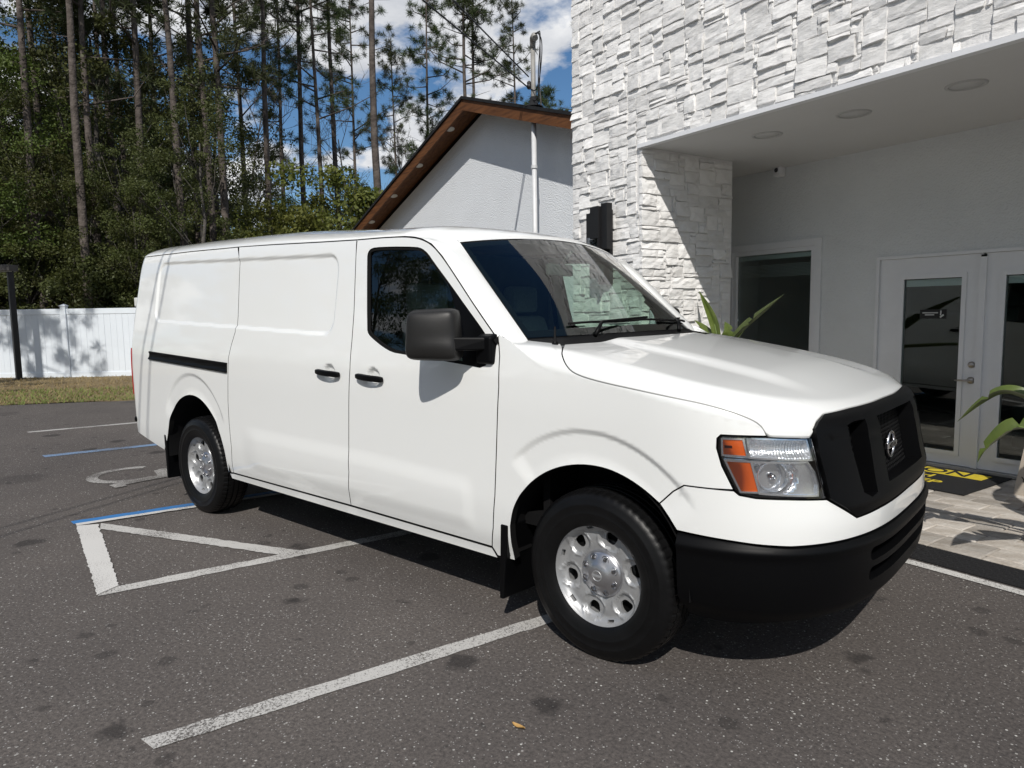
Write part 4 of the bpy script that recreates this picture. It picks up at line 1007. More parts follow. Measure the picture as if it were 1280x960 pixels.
def panel(name, poly, material, parent=VAN, holes=(), off=0., ft=feat, inset=.003, step=.025, thick=.04, mirror=True, sides=(1, -1), D=None, fn=None, rimmat=None):
    poly = inset_poly(poly, inset) if inset else np.array(poly)
    if material is paint and rimmat is None: rimmat = seam  # edge faces of painted panels coloured black, standing in for shade in the gaps
    V2, F, bnd = fill2d(poly, holes, step)
    isbase = D is None; D = D or surf(off, ft, fn); s, v = V2[:, 0], V2[:, 1]
    P = D(s, v); Nn = nrm(D, s, v); Nb = nrm(fn or M, s, v) if isbase else Nn
    bad = (Nn*Nb).sum(-1) < .4; Nn[bad] = Nb[bad]
    E = {}
    for f in F:
        for a, b in ((f[0], f[1]), (f[1], f[2]), (f[2], f[0])): E[(a, b)] = 1
    be = [e for e in E if (e[1], e[0]) not in E]
    res = []
    for sg in (sides if mirror else (1,)):
        Q = P*np.array([1, sg, 1]); NN = Nn*np.array([1, sg, 1]); NB_ = Nb*np.array([1, sg, 1])
        if len(F): pass
        base = BASE[parent.name]
        verts = list(map(tuple, Q-base)); faces = [tuple(f) if sg > 0 else tuple(f[::-1]) for f in F.tolist()]
        ln = [NN[i] for f in faces for i in f]
        if thick:
            idx = {}
            def rim(i, lv):
                if (i, lv) not in idx:
                    idx[(i, lv)] = len(verts); verts.append(tuple((Q[i]-NB_[i]*thick*lv)-base))
                return idx[(i, lv)]
            for a, b in be:
                f = (rim(b, 0), rim(a, 0), rim(a, 1), rim(b, 1))
                if sg < 0: f = f[::-1]
                pts = [np.array(verts[k]) for k in f]; n = np.cross(pts[1]-pts[0], pts[2]-pts[0]); n = n/(np.linalg.norm(n)+1e-12)
                faces.append(f); ln += [n]*4
        me = bpy.data.meshes.new(name); me.from_pydata(verts, [], faces)
        if rimmat is not None:
            me.materials.append(material); me.materials.append(rimmat); me.polygons.foreach_set('material_index', [0]*len(F)+[1]*(len(faces)-len(F)))
        me.polygons.foreach_set('use_smooth', [True]*len(faces)); me.normals_split_custom_set([tuple(n) for n in ln]); me.update()
        res.append(link(me, name, material, parent))
    return res
def strip(name, path, material, parent=VAN, wdt=.03, off=-.03, sides=(1, -1), step=.03, fn=None):
    # a ribbon lying just behind a joint
    p = resample(path, step, closed=False); t = np.gradient(p, axis=0); t /= np.linalg.norm(t, axis=1, keepdims=True)+1e-9
    n = np.stack([-t[:, 1], t[:, 0]], 1); D = surf(off, None, fn)
    a = p+n*wdt/2; b = p-n*wdt/2
    G = np.stack([D(a[:, 0], a[:, 1]), D(b[:, 0], b[:, 1])], 1); out_ = []
    for sg in sides: out_.append(MB().grid(G*np.array([1, sg, 1]), flip=sg < 0).build(name, material, parent, fix=False))
    return out_

# ---- traced joints (pixels of the photograph put onto the body surface)
gut = SV([(193.8, 320), (240, 314.5), (285, 310.3), (297.5, 309)], Mc)
gut2 = SV([(298, 309), (340, 306), (400, 302.8), (446, 300)], Mc)
GATE = -1.0
slide = SV([(298.8, 310), (298.8, 320), (297, 350), (295.5, 395), (294, 415), (289, 432), (285.5, 448), (285, 470), (285, 502), (286.5, 530), (289.5, 560), (292.5, 591)], Mc)
bpil = SV([(446, 300), (445, 320), (442.5, 390), (440, 425), (437.5, 460), (436, 507), (436, 557), (437.5, 590), (439, 631.5)], Mc)
dtop = SV([(446, 300), (475, 297.5), (502, 296), (518, 297), (528, 299.5), (540, 306), (553, 321), (571, 348), (590, 377.5), (608, 404), (620, 421), (623.8, 432.5)], Mc)
dfront = SV([(623.8, 432.5), (624.6, 445), (623.4, 484), (621.5, 530), (620.3, 570), (618.6, 620), (616.5, 660), (615.3, 683)], Mc)
archr = SV([(206, 562.5), (209.5, 549), (211, 535), (212, 523), (216, 510), (222, 500.5), (230, 495), (238, 493.6), (247, 497), (255, 504.5), (263, 516), (272.5, 535), (279, 556), (283, 575), (286, 590)], Mc)
archf = SV([(638, 657.7), (640.8, 638.8), (646, 626), (652.5, 615.4), (670, 596.5), (696, 584), (725.4, 580.4), (754.6, 584.8), (780.8, 596.5), (804, 612.5), (823, 630), (836, 647.5), (846, 663)])
shut = SV([(700.8, 430), (702.5, 442.5), (708.8, 458.8), (720, 468.3), (750, 477.5), (800, 488.3), (850, 498.8), (880, 505), (910, 513.3), (935, 522.5), (947.5, 529), (955, 536.5), (958.8, 545.5)])
apj = np.array([(3.178, 1.412), (3.195, 1.60), (3.24, 1.59), (3.30, 1.578)])
hlo = SV([(958.8, 545.5), (930, 545), (901, 543.8), (896.5, 548), (896, 560), (902.5, 582.5), (917.5, 612.5), (924, 619), (945, 623), (985, 624.5), (1033.5, 624.3)])
hltop = SV([(958.8, 545.5), (1013.8, 546.5)])
hlr = SV([(1013.8, 546.5), (1019, 566), (1026, 592), (1033.5, 624.3)])
bseam = SV([(917.5, 613.5), (890, 611), (855, 606.8), (840, 615), (823, 630)])
wbot = SV([(846, 663), (880, 670.4), (915, 676.5), (946, 681), (988.7, 683.7), (1026, 680.5), (1068, 671.7), (1105.6, 659.8), (1128, 648)])
bbot = SV([(872, 775), (900, 780), (933, 783.3), (972.8, 781.4), (1026, 771.3), (1068.4, 756.7), (1105.6, 735.5), (1128, 714)])
gout = SV([(1014.5, 536), (1019, 528), (1028.8, 517.5), (1060, 510), (1090, 502.5), (1112, 496)])
gbot = SV([(1033.5, 624.3), (1052, 635), (1071, 647), (1102, 635), (1124, 619)])
SC = XC+PI/2
archf_s = chaikin(archf[:11], 2); archr = chaikin(archr, 2); shut = np.concatenate([shut[:1], chaikin(shut[1:], 2)]); dtop_s = chaikin(dtop, 2)

def arr(*a): return np.concatenate([np.atleast_2d(np.array(q, float)) for q in a])
def mir(p): p = np.array(p, float)[::-1].copy(); p[:, 0] = 2*SC-p[:, 0]; return p
# ---- side panels
quarter = arr([(XR+.015, .56), (XR+.015, 1.90), (XR+.035, 1.98), (XR+.08, 2.03), (XR+.15, 2.052)], gut, slide[1:], archr[::-1], [(-.9, .50)])
panel('rear_quarter_panel', quarter, paint, fn=Mc, step=.012)
sdoor = arr(gut2, bpil[1:], slide[::-1])
sd_ = panel('sliding_door', sdoor, paint, fn=Mc, step=.012)
win = SV([(458.8, 322), (459.8, 315.5), (463, 311), (469, 309), (490, 308), (520, 308.3), (528, 310.5), (535, 316.5), (542, 327), (562, 354), (584, 385), (600, 407), (608, 419), (611, 432), (611, 448), (608, 456), (601, 459), (580, 456), (550, 450.5), (503, 442.8), (490, 440.5), (478, 433.5), (467, 424.5), (460.5, 418), (458.6, 411)], Mc)
win = chaikin(win, 1, True)
fdoor = arr(dtop_s, dfront[1:], bpil[::-1])
fd_ = panel('front_door', fdoor, paint, fn=Mc, holes=[win], step=.012)
rocker = [(.49, .384), (.56, .390), (1.966, .389), (3.10, .376), (3.13, .325), (.50, .343)]
panel('rocker_panel', rocker, paint, fn=Mc, ft=None, step=.015)
fender = arr(apj, shut, hlo[1:7], bseam[1:], archf_s[::-1][1:], [(3.243, .42), (3.243, .34), (3.13, .34)], dfront[::-1])
fen_ = panel('front_fender', fender, paint, step=.012)
fw0 = arr(bseam[::-1], hlo[7:], gbot[1:3], [(5.0, .731), (SC, .733)])
wb2 = arr(archf[11:], wbot[1:7], [(5.0, .652), (SC, .650)])
half = arr(wb2[::-1], fw0)                      # centre bottom -> arch -> up -> centre top
wbump = arr(half, mir(half)[1:-1])
panel('upper_front_bumper', wbump, paint, sides=(1,), step=.02)
lowh = arr([(SC, .646), (5.0, .647)], wbot[6:0:-1]-[0, .003], [(4.112, .665), (4.112, .40), (4.15, .31)], bbot[1:6], [(5.08, .374), (SC, .372)])
itop = SV([(1085.5, 684), (1100, 679.5), (1120, 668)]); ibot = SV([(1087.5, 722), (1095, 722), (1120, 702)])
print('intake', itop.round(3).tolist(), ibot.round(3).tolist())
i0, i1, i2 = float(itop[0, 0]), float(itop[0, 1]), float(ibot[0, 1])
def rhole(s0, s1, v0, v1, r=.025):
    o = []
    for cx, cy, a0 in ((s1-r, v1-r, 0), (s0+r, v1-r, 90), (s0+r, v0+r, 180), (s1-r, v0+r, 270)):
        for k in range(5): a = math.radians(a0+k*22.5); o.append((cx+r*math.cos(a), cy+r*math.sin(a)))
    return np.array(o)
vm = (i1+i2)/2
def ftlow(s, v): return .012*sstep(.66, .62, v)+.008*np.exp(-((v-.622)/.022)**2)-.03*sstep(.40, .30, v)
lb = panel('lower_front_bumper', arr(lowh, mir(lowh)[1:-1]), blackp, sides=(1,), ft=ftlow, holes=[rhole(i0, 2*SC-i0, vm+.014, i1), rhole(i0, 2*SC-i0, i2, vm-.012)], thick=.07, step=.012)[0]
panel('intake_backing', rhole(i0-.05, 2*SC-i0+.05, i2-.04, i1+.03), seam, parent=lb, sides=(1,), off=-.075, ft=None, inset=0, thick=0, step=.05)
# ---- grille
gh = arr([(SC, .737), (5.0, .735)], gbot[2::-1], hlr[2:0:-1], gout[:5], [(SC, 1.134)])
so_ = SV([(1054, 533), (1062, 528.5), (1076, 525.5), (1080, 545), (1086, 580), (1092, 615), (1085, 621), (1075, 616), (1067, 588), (1059, 560)])
co_ = SV([(1090.5, 521.5), (1108, 515.5)]); cb_ = SV([(1106, 602), (1118, 597)])
print('grille holes', so_.round(3).tolist(), co_.round(3).tolist(), cb_.round(3).tolist())
ch = arr([(SC, float(cb_[0, 1]))], cb_[:1], co_[:1], [(SC, float(co_[0, 1]))])
chole = arr(ch, mir(ch)[1:-1])
def ftg(s, v):
    ss = np.where(s > SC, 2*SC-s, s)
    return .018*sstep(1.15, 1.10, v)*sstep(.725, .78, v)+.0*ss
gr = panel('grille', arr(gh, mir(gh)[1:-1]), blackp, sides=(1,), ft=ftg, holes=[so_, mir(so_), chole], thick=.075, step=.02)[0]
mesh_ = MB(); D = surf(-.055)
for kk in range(-40, 60):
    for sg in (1, -1):
        p0 = []
        for t in np.linspace(0, 1, 9):
            v = .76+t*.36; s = SC+kk*.034+sg*t*.36
            if 4.85 < s < 2*SC-4.85: p0.append(D(np.array(s), np.array(v)))
        if len(p0) > 2: mesh_.tube(p0, .0045, 4, False)
mesh_.build('grille_mesh', blackp, gr, fix=False)
panel('grille_backing', rhole(4.75, 2*SC-4.75, .75, 1.12), seam, parent=gr, sides=(1,), off=-.09, ft=None, inset=0, thick=0, step=.05)
# emblem: ring and name bar
ex = 4.645; EZ = .917
em = MB(); em.lathe([(.052, 0), (.060, .0), (.064, .006), (.062, .013), (.056, .015), (.050, .010)], (ex-.02, 0, EZ), (1, 0, 0), 40, closed=True)
eo = em.build('emblem', chrome, gr)
MB().box((ex-.019, -.078, EZ-.014), (ex-.002, .078, EZ+.014), .004).build('emblem_bar', chrome, eo)
MB().box((ex-.06, -.03, EZ-.01), (ex-.018, .03, EZ+.01), .003).build('emblem_mount', blackp, eo)
text_on('NISSAN', .026, 'emblem_lettering', seam, eo, (ex-.0025, 0, EZ), (0, 1, 0), (0, 0, 1), .001, 1.25)
# ---- hood
low = arr(shut, hltop[1:], gout[1:5], [(SC, 1.134)])
so2 = np.argsort(low[:, 0]); ls, lv = low[so2, 0], low[so2, 1]
ss = np.unique(np.concatenate([np.linspace(3.395, 3.65, 40), np.linspace(3.65, SC, 130)]))
vl = np.interp(ss, ls, lv)+.004
def hood_pt(s, tt):                     # tt 0..1 from joint to centre line
    v0 = np.interp(s, ls, lv)+.0035
    xe = M(s, np.full_like(s, 1.02))[..., 0]
    z0 = fZt(xe)-.085+.115*(1-sstep(3.17, 3.5, s)); vm_ = z0+.18+fB(z0)-.13
    v = v0+(vm_-v0)*tt; P = M(s, v)
    f = np.clip((XC-P[..., 0])/(XC-3.395), 0, 1)
    P[..., 0] += .12*f*(1-np.clip(np.abs(P[..., 1])/.86, 0, 1)**2)
    hi = v > z0+.18
    P[..., 2] = np.where(hi, Ztop(P[..., 0], P[..., 1]), P[..., 2])
    return P
tg = np.concatenate([[0, .003], np.linspace(.012, 1, 56)])
G = hood_pt(np.repeat(ss[:, None], len(tg), 1), np.repeat(tg[None], len(ss), 0))
rim0 = G[:, :1].copy(); rim0[..., 2] -= .012; rim0[:, :, 1] *= .985; rim0[:, :, 0] -= .006
G = np.concatenate([rim0, G], 1)
hb = bmesh.new(); hm = MB().grid(G, flip=True).grid(G*np.array([1, -1, 1])).mesh('hood', BASE[VAN.name])
hb.from_mesh(hm); bmesh.ops.remove_doubles(hb, verts=hb.verts[:], dist=.0004); bmesh.ops.recalc_face_normals(hb, faces=hb.faces[:]); hb.to_mesh(hm); hb.free()
link(hm, 'hood', paint, VAN)
# ---- dark ribbons behind the joints
jt = strip('panel_joint', arr(gut, gut2, dtop_s[1:]), seam, fn=Mc)
strip('panel_joint', slide[1:], seam, fn=Mc); strip('panel_joint', bpil[1:], seam, fn=Mc); strip('panel_joint', dfront, seam, fn=Mc)
strip('panel_joint', [(.5, .387), (1.966, .3905), (3.11, .377)], seam, fn=Mc); strip('panel_joint', shut[1:], seam, off=-.03, wdt=.04)
strip('panel_joint', arr(bseam), seam)
# ---- windscreen
TC = np.array([2.71, .748, 1.900]); BC = np.array([3.235, .838, 1.402])
def WS(a, b):
    a = np.asarray(a, float); b = np.asarray(b, float); c = 1-a*a
    x = BC[0]+(TC[0]-BC[0])*b+c*(.20-.105*b+.02*np.sin(PI*b)); y = a*(BC[1]+(TC[1]-BC[1])*b)
    z = BC[2]+(TC[2]-BC[2])*b+c*(.012+.038*b+.01*np.sin(PI*b))
    return np.stack([x, y, z], -1)
def patch(fn, na, nb, a0, a1, b0, b1):
    A_, B_ = np.meshgrid(np.linspace(a0, a1, na), np.linspace(b0, b1, nb), indexing='ij'); return fn(A_, B_)
wsn = MB().grid(patch(WS, 41, 25, -.992, .992, .0, .985)).build('windscreen', wglass, VAN, fix=False)
def off_ws(d): return lambda a, b: WS(a, b)-np.array([.69, 0, .72])*d
fr = MB()
for a0, a1, b0, b1 in ((-1.005, -.955, -.06, 1.0), (.955, 1.005, -.06, 1.0), (-.96, .96, .945, 1.0), (-.96, .96, -.06, .07)): fr.grid(patch(off_ws(.006), 30, 30, a0, a1, b0, b1))
fr.build('windscreen_border', seam, VAN, fix=False)
# ---- roof and pillars
def zg_(x): return np.interp(x, np.concatenate([[-1.4, gut[0, 0]], gut[1:, 0], gut2[1:, 0], dtop[1:3, 0]]), np.concatenate([[2.055, gut[0, 1]], gut[1:, 1], gut2[1:, 1], dtop[1:3, 1]]))+.004
def roof_sec(x, a):
    zg = zg_(x); Bg = fB(zg-.004)-.001; y = a*Bg; e = np.abs(a)
    rr = sstep(XR-.02, XR+.30, x)
    h = (.13-.035*sstep(1.0, 2.41, x))*(1-e**3)**.62
    xx = x+0*a
    dd = np.clip((XR+.19-x)/.16, 0, 1); dr_ = .16*(1-np.sqrt(1-dd*dd))
    return np.stack([xx, y*(1-.3*dr_), zg+h*(.75+.25*rr)-dr_*(.55+.45*e)], -1)
aa = np.sin(np.linspace(-1, 1, 61)*PI/2)
def G3(q): return M(np.asarray(q)[..., 0], np.asarray(q)[..., 1], True)
gp_ = G3(resample(dtop[2:11], .03, closed=False)+[.0, .004])
gp_[:, 2] += .002
xs = np.linspace(XR+.05, 2.36, 90); rows = []
for x in xs: rows.append(roof_sec(np.full_like(aa, x), aa))
r0 = rows[-1]; r1 = roof_sec(np.full_like(aa, 2.41), aa); t0 = (r1-r0)/.05
e1 = WS(aa, np.full_like(aa, 1.0)); t1 = (WS(aa, np.full_like(aa, .985))-e1)/.0107
fr_ = []
for t in np.linspace(0, 1, 19)[1:]:
    h00, h10, h01, h11 = 2*t**3-3*t*t+1, t**3-2*t*t+t, -2*t**3+3*t*t, t**3-t*t
    dl = (e1[:, :1]-r1[:, :1])
    fr_.append(h00*r1+h10*t0*dl*.9+h01*e1+h11*t1*dl*.5)
rows += [r1]+fr_
R_ = np.array(rows)
# pillar (Coons patch between door joint and windscreen edge)
edge = np.array([r1[-1]]+[q[-1] for q in fr_])          # a=+1 side -> use mirrored to right side
edge = edge*np.array([1, -1, 1]); nE = len(edge)
nP = 34; tt = np.linspace(0, 1, nP)
def along(P, t):
    d = np.concatenate([[0], np.cumsum(np.linalg.norm(np.diff(P, axis=0), axis=1))]); d /= d[-1]
    return np.stack([np.interp(t, d, P[:, k]) for k in range(3)], -1)
gc = along(np.concatenate([edge[:1], gp_[1:]]), tt); wc = WS(np.full(nP, -1.0), 1-tt*1.0)
wc = along(wc, tt); q0 = along(edge, np.linspace(0, 1, 14)); q1 = along(np.array([gc[-1], (gc[-1]+wc[-1])/2+[.0, -.012, .006], wc[-1]]), np.linspace(0, 1, 14))
uu = np.linspace(0, 1, 14); CP = np.zeros((nP, 14, 3))
for i, t in enumerate(tt):
    for j, u in enumerate(uu):
        CP[i, j] = (1-u)*gc[i]+u*wc[i]+(1-t)*q0[j]+t*q1[j]-((1-t)*(1-u)*gc[0]+(1-t)*u*wc[0]+t*(1-u)*gc[-1]+t*u*wc[-1])
        CP[i, j] += np.array([.3, -.8, .5])*.016*math.sin(PI*u)*min(1, t*5)
CP = np.concatenate([CP, CP[-1:]+np.array([.022, .004, -.03]), CP[-1:]+np.array([.05, .012, -.075])], 0)
rm = MB().grid(R_, flip=False).grid(CP, flip=True).grid(CP*np.array([1, -1, 1])).mesh('roof', BASE[VAN.name])
hb = bmesh.new(); hb.from_mesh(rm); bmesh.ops.remove_doubles(hb, verts=hb.verts[:], dist=.0006); bmesh.ops.recalc_face_normals(hb, faces=hb.faces[:]); hb.to_mesh(rm); hb.free()
link(rm, 'roof', paint, VAN)
# cowl under the wipers
cw = []
for a in np.linspace(-1, 1, 31):
    wb_ = WS(a, .02); yh = a*.86; xh = 3.405+.12*(1-min(1, abs(yh)/.86)**2); zh = float(Ztop(np.array(xh), np.array(yh)))-.014
    p1 = np.array([xh+.03, yh, zh-.006]); cw.append([wb_+[0, 0, -.008], wb_*.5+p1*.5+[0, 0, -.022], p1])
MB().grid(np.array(cw)).build('cowl', blackp, VAN, fix=True)
for a0, tip, pv in ((-.62, (.28, .10), -.62), (.28, (.93, .09), .28)):
    p0 = WS(a0, .0)+[.055, 0, -.005]; p1 = WS(a0+.12, .055)+[.03, 0, .03]; p2 = WS(tip[0]-.25, tip[1])+[.012, 0, .018]
    wo = MB().tube([p0, p0*.5+p1*.5+[.01, 0, .015], p1, p2], [.011, .010, .008, .006], 8).build('wiper', blackp, VAN)
    bl = [WS(x, tip[1]-.012+.004*math.sin(i))+[.008, 0, .010] for i, x in enumerate(np.linspace(a0-.08, tip[0], 12))]
    MB().tube(bl, .007, 6).build('wiper_blade', seam, wo)
ap = M(np.array(3.385), np.array(1.545)); ap = ap+[0, 0, 0]
an = MB().lathe([(.0, .0), (.016, 0), (.015, .012), (.006, .02), (.005, .085), (.0, .088)], tuple(ap-[0, 0, .004]), (0, 0, 1), 14).build('aerial_base', blackp, VAN)
# ---- side glass, seals
for sg, (dr) in zip((1, -1), fd_):
    wi = inset_poly(win, -.004)
    panel('window_glass', wi, vglass, parent=dr, fn=Mc, ft=None, off=-.014, inset=0, thick=0, sides=(sg,), step=.04)
    wi2 = inset_poly(win, .016); V2, F2, _ = fill2d(inset_poly(win, -.003), [wi2], .03)
    panel('window_seal', inset_poly(win, -.003), seam, parent=dr, fn=Mc, holes=[wi2], ft=None, off=-.006, inset=0, thick=.012, sides=(sg,), step=.03)
    # mirror sail
    sp = SV([(556, 347), (584, 387), (600, 409), (607.5, 419), (610.5, 432), (610.5, 449), (607, 456.5), (600, 459), (586, 456.5), (583, 440), (581, 400)], Mc)
# handles
for dr2, cs, cv in ((sd_, 1.85, 1.186), (fd_, 2.245, 1.177)):
    for sg, dr in zip((1, -1), dr2):
        P0 = Mc(np.array(cs), np.array(cv)); hbm = MB()
        hx = .115
        pts = []
        for k in range(13):
            t = k/12*2-1; yy = -.026-.016*(1-t*t); pts.append((cs+t*hx, t, yy))
        vs = []; fs = []
        for (x, t, yy) in pts:
            hh = .019*(1-.25*abs(t)**6); 
            for dy, dz in ((0, -hh), (0, hh), (-.3, hh*.8), (-.3, -hh*.8)):
                vs.append((x, (P0[1]+(yy if dy else yy+.022)), P0[2]+dz-.0055*t))
        n = len(pts)
        for k in range(n-1):
            for j in range(4): fs.append((k*4+j, k*4+(j+1) % 4, (k+1)*4+(j+1) % 4, (k+1)*4+j))
        fs += [(0, 1, 2, 3), tuple((n-1)*4+j for j in range(4))]
        vs = [(a, b*sg, c) for a, b, c in vs]
        ho = MB().add(vs, fs).build('door_handle', blackp, dr)
        m_ = ho.modifiers.new('b', 'BEVEL'); m_.width = .006; m_.segments = 3
# slide rail
rl = SV([(187.5, 439), (186.5, 449), (284, 466), (284, 453.5)], Mc)
for sg in (1, -1):
    def ftr(s, v):
        c = 1.2205-.0395*(s+.70); return .007*sstep(.010, .024, np.abs(v-c))+.004
    panel('slide_rail', rl, blackp, fn=Mc, ft=ftr, inset=0, sides=(sg,), step=.012, thick=.015)
# ---- headlights
hpoly = arr(hlo[::-1], hltop[1:], hlr[1:-1])
def cell(px): return SV(px)
am1 = cell([(903, 549.5), (928.5, 550), (933.5, 570.5), (903.5, 568.5)]); am2 = cell([(907.5, 577), (938.5, 578.5), (948.5, 615.5), (926.5, 615)])
up = cell([(936, 548.8), (1009, 549.5), (1016, 574.5), (938, 572)]); lo_ = cell([(941, 579), (1011, 579), (1020, 592), (1024, 606), (1024, 619), (951, 617)])
amber = mat('amber_lens', (.75, .13, .012), rough=.15, spec=.6, coat=.6, bump=.35, bscale=260., bdist=.002)
amb2 = mat('amber_marker_chip', (.05, .008, .004), rough=.3)
flut = mat('fluted_reflector', (.80, .82, .85), rough=.2, metal=.78, bump=.6, bscale=160., bdist=.003)
for sg in (1, -1):
    hl = panel('headlight', hpoly, bezel, ft=None, off=-.05, sides=(sg,), inset=.006, thick=-.046, step=.03)[0]
    panel('side_marker', am1, amber, parent=hl, ft=None, off=-.012, inset=0, sides=(sg,), thick=.03, step=.02)
    panel('turn_reflector', am2, amber, parent=hl, ft=None, off=-.012, inset=0, sides=(sg,), thick=.03, step=.02)
    c1 = cell([(905, 557), (915, 557.5), (915.5, 561), (905.5, 560.5)]); panel('marker_chip', c1, amb2, parent=hl, ft=None, off=-.0105, inset=0, sides=(sg,), thick=.002, step=.02)
    def ftup(s, v): 
        c = up.mean(0); return -.02*np.clip(1-((v-c[1])/.035)**2, 0, 1)+.0025*np.sin(s*520)
    panel('signal_reflector', up, flut, parent=hl, ft=ftup, off=-.02, inset=0, sides=(sg,), thick=.02, step=.006)
    lc = np.array([SV([(968, 597)])[0]])[0]
    def ftlo(s, v):
        r = np.hypot((s-lc[0])/.085, (v-lc[1])/.062); return -.075*np.clip(1-r*r, 0, 1)-.012*sstep(1.15, 1.0, r)
    panel('beam_reflector', lo_, bezel, parent=hl, ft=ftlo, off=-.018, inset=0, sides=(sg,), thick=.02, step=.01)
    rc_ = surf(-.016)(np.array(lc[0]), np.array(lc[1]))*np.array([1, sg, 1])
    rn_ = nrm(M, np.array(lc[0]), np.array(lc[1]))*np.array([1, sg, 1])
    MB().lathe([(.050, -.012), (.052, .002), (.058, .003), (.060, -.012)], rc_, rn_, 40, closed=True).build('reflector_ring', bezel, hl)
    bc = surf(-.05)(np.array(lc[0]), np.array(lc[1])); bc = bc*np.array([1, sg, 1]); 
    MB().lathe([(0, .03), (.010, .028), (.012, .0), (.012, -.03)], bc, (.75, -.66*sg, 0), 14).build('bulb', chrome, hl)
    for poly in (am1, am2, up, lo_):
        panel('lamp_rim', inset_poly(poly, -.006), bezel, parent=hl, holes=[inset_poly(poly, .001)], ft=None, off=-.008, inset=0, sides=(sg,), thick=.03, step=.03)
    panel('lamp_edge', hpoly, blackp, parent=hl, holes=[inset_poly(hpoly, .007)], ft=None, off=-.006, inset=.003, sides=(sg,), thick=.04, step=.03)
    panel('lens_cover', hpoly, lens, parent=hl, ft=None, off=.003, inset=.004, sides=(sg,), thick=.012, step=.04)
# ---- door mirrors
mirg = mat('mirror_glass', (.8, .8, .8), rough=.02, metal=1.)
mplast = mat('grey_black_mirror_plastic', (.016, .0155, .015), rough=.45, spec=.4, bump=.25, bscale=700., bdist=.001)
for sg, dr in zip((1, -1), fd_):
    def Y(q): return [(a, b*sg, c) for a, b, c in q]
    sail = panel('mirror_sail', SV([(560, 353), (584, 387), (600, 409), (607.5, 419), (610.8, 432), (610.8, 449), (607, 457), (600, 459.6), (579, 455.5), (577, 440), (574, 400)], Mc), blackp, parent=dr, fn=Mc, ft=None, off=.002, inset=0, sides=(sg,), step=.03, thick=.02)[0]
    bm = bmesh.new(); bmesh.ops.create_cube(bm, size=1)
    bmesh.ops.subdivide_edges(bm, edges=bm.edges[:], cuts=6, use_grid_fill=True)
    for v in bm.verts:
        x, y, z = v.co*2                # -1..1
        # superellipsoid rounding
        l = (abs(x)**9+abs(y)**11+abs(z)**11)**(1/10.)
        l = max(l, 1e-6); f = max(abs(x), abs(y), abs(z))/l; x, y, z = x*f, y*f, z*f
        tp = 1-.10*max(0, x); yy = y*.135*tp*(1-.06*z); zz = z*.124*tp*(1+.03*y)
        xx = x*.058+(.018*(1-y*y)*(1-z*z) if x > 0 else 0)
        if x > 0:                        # moulded step where the arm enters
            q = (1-float(sstep(-.30, -.12, z)))*(float(sstep(-.9, -.2, y)))
            xx += .012*q
        v.co = Vector((2.90+.5*xx+.86*yy, -1.13-.86*xx+.5*yy, 1.424+zz))
    for v in bm.verts: v.co.y *= sg
    m1 = MB(); m1.bm(bm, True); mo = m1.build('door_mirror', mplast, dr)
    for p_ in mo.data.polygons: p_.use_smooth = True
    mm_ = mo.modifiers.new('s', 'SUBSURF'); mm_.levels = 1; mm_.render_levels = 1
    def obox(c0, h, name, mt, par, bev):
        pts = []
        for dz in (-1, 1):
            for dn, dw in ((-1, -1), (1, -1), (1, 1), (-1, 1)):
                q = (c0[0]+dn*h[0], c0[1]+dw*h[1]); pts.append((2.90+.5*q[0]+.86*q[1], (-1.13-.86*q[0]+.5*q[1])*sg, 1.424+c0[2]+dz*h[2]))
        o = MB().hexa(pts).build(name, mt, par); b = o.modifiers.new('b', 'BEVEL'); b.width = bev; b.segments = 2; return o
    obox((-.066, 0, .0), (.002, .108, .103), 'mirror_glass', mirg, mo, .001)
    obox((-.048, -.004, .0), (.016, .125, .118), 'mirror_shell_rim', blackp, mo, .012)
    ar = MB()
    for z0_, z1_ in ((1.350, 1.414),):
        ar.hexa(Y([(2.95, -1.10, z0_), (3.02, -1.135, z0_), (3.15, -1.0, z0_), (3.08, -.985, z0_), (2.95, -1.09, z1_), (3.02, -1.125, z1_), (3.15, -1.0, z1_-.004), (3.08, -.985, z1_-.004)]))
    ao = ar.build('mirror_arm', blackp, mo); b_ = ao.modifiers.new('b', 'BEVEL'); b_.width = .008; b_.segments = 2
    ba = MB().hexa(Y([(3.07, -1.02, 1.29), (3.165, -1.02, 1.29), (3.175, -.97, 1.275), (3.06, -.97, 1.275), (3.08, -1.02, 1.415), (3.165, -1.02, 1.415), (3.175, -.97, 1.43), (3.06, -.97, 1.43)])).build('mirror_foot', blackp, mo)
    b_ = ba.modifiers.new('b', 'BEVEL'); b_.width = .012; b_.segments = 3
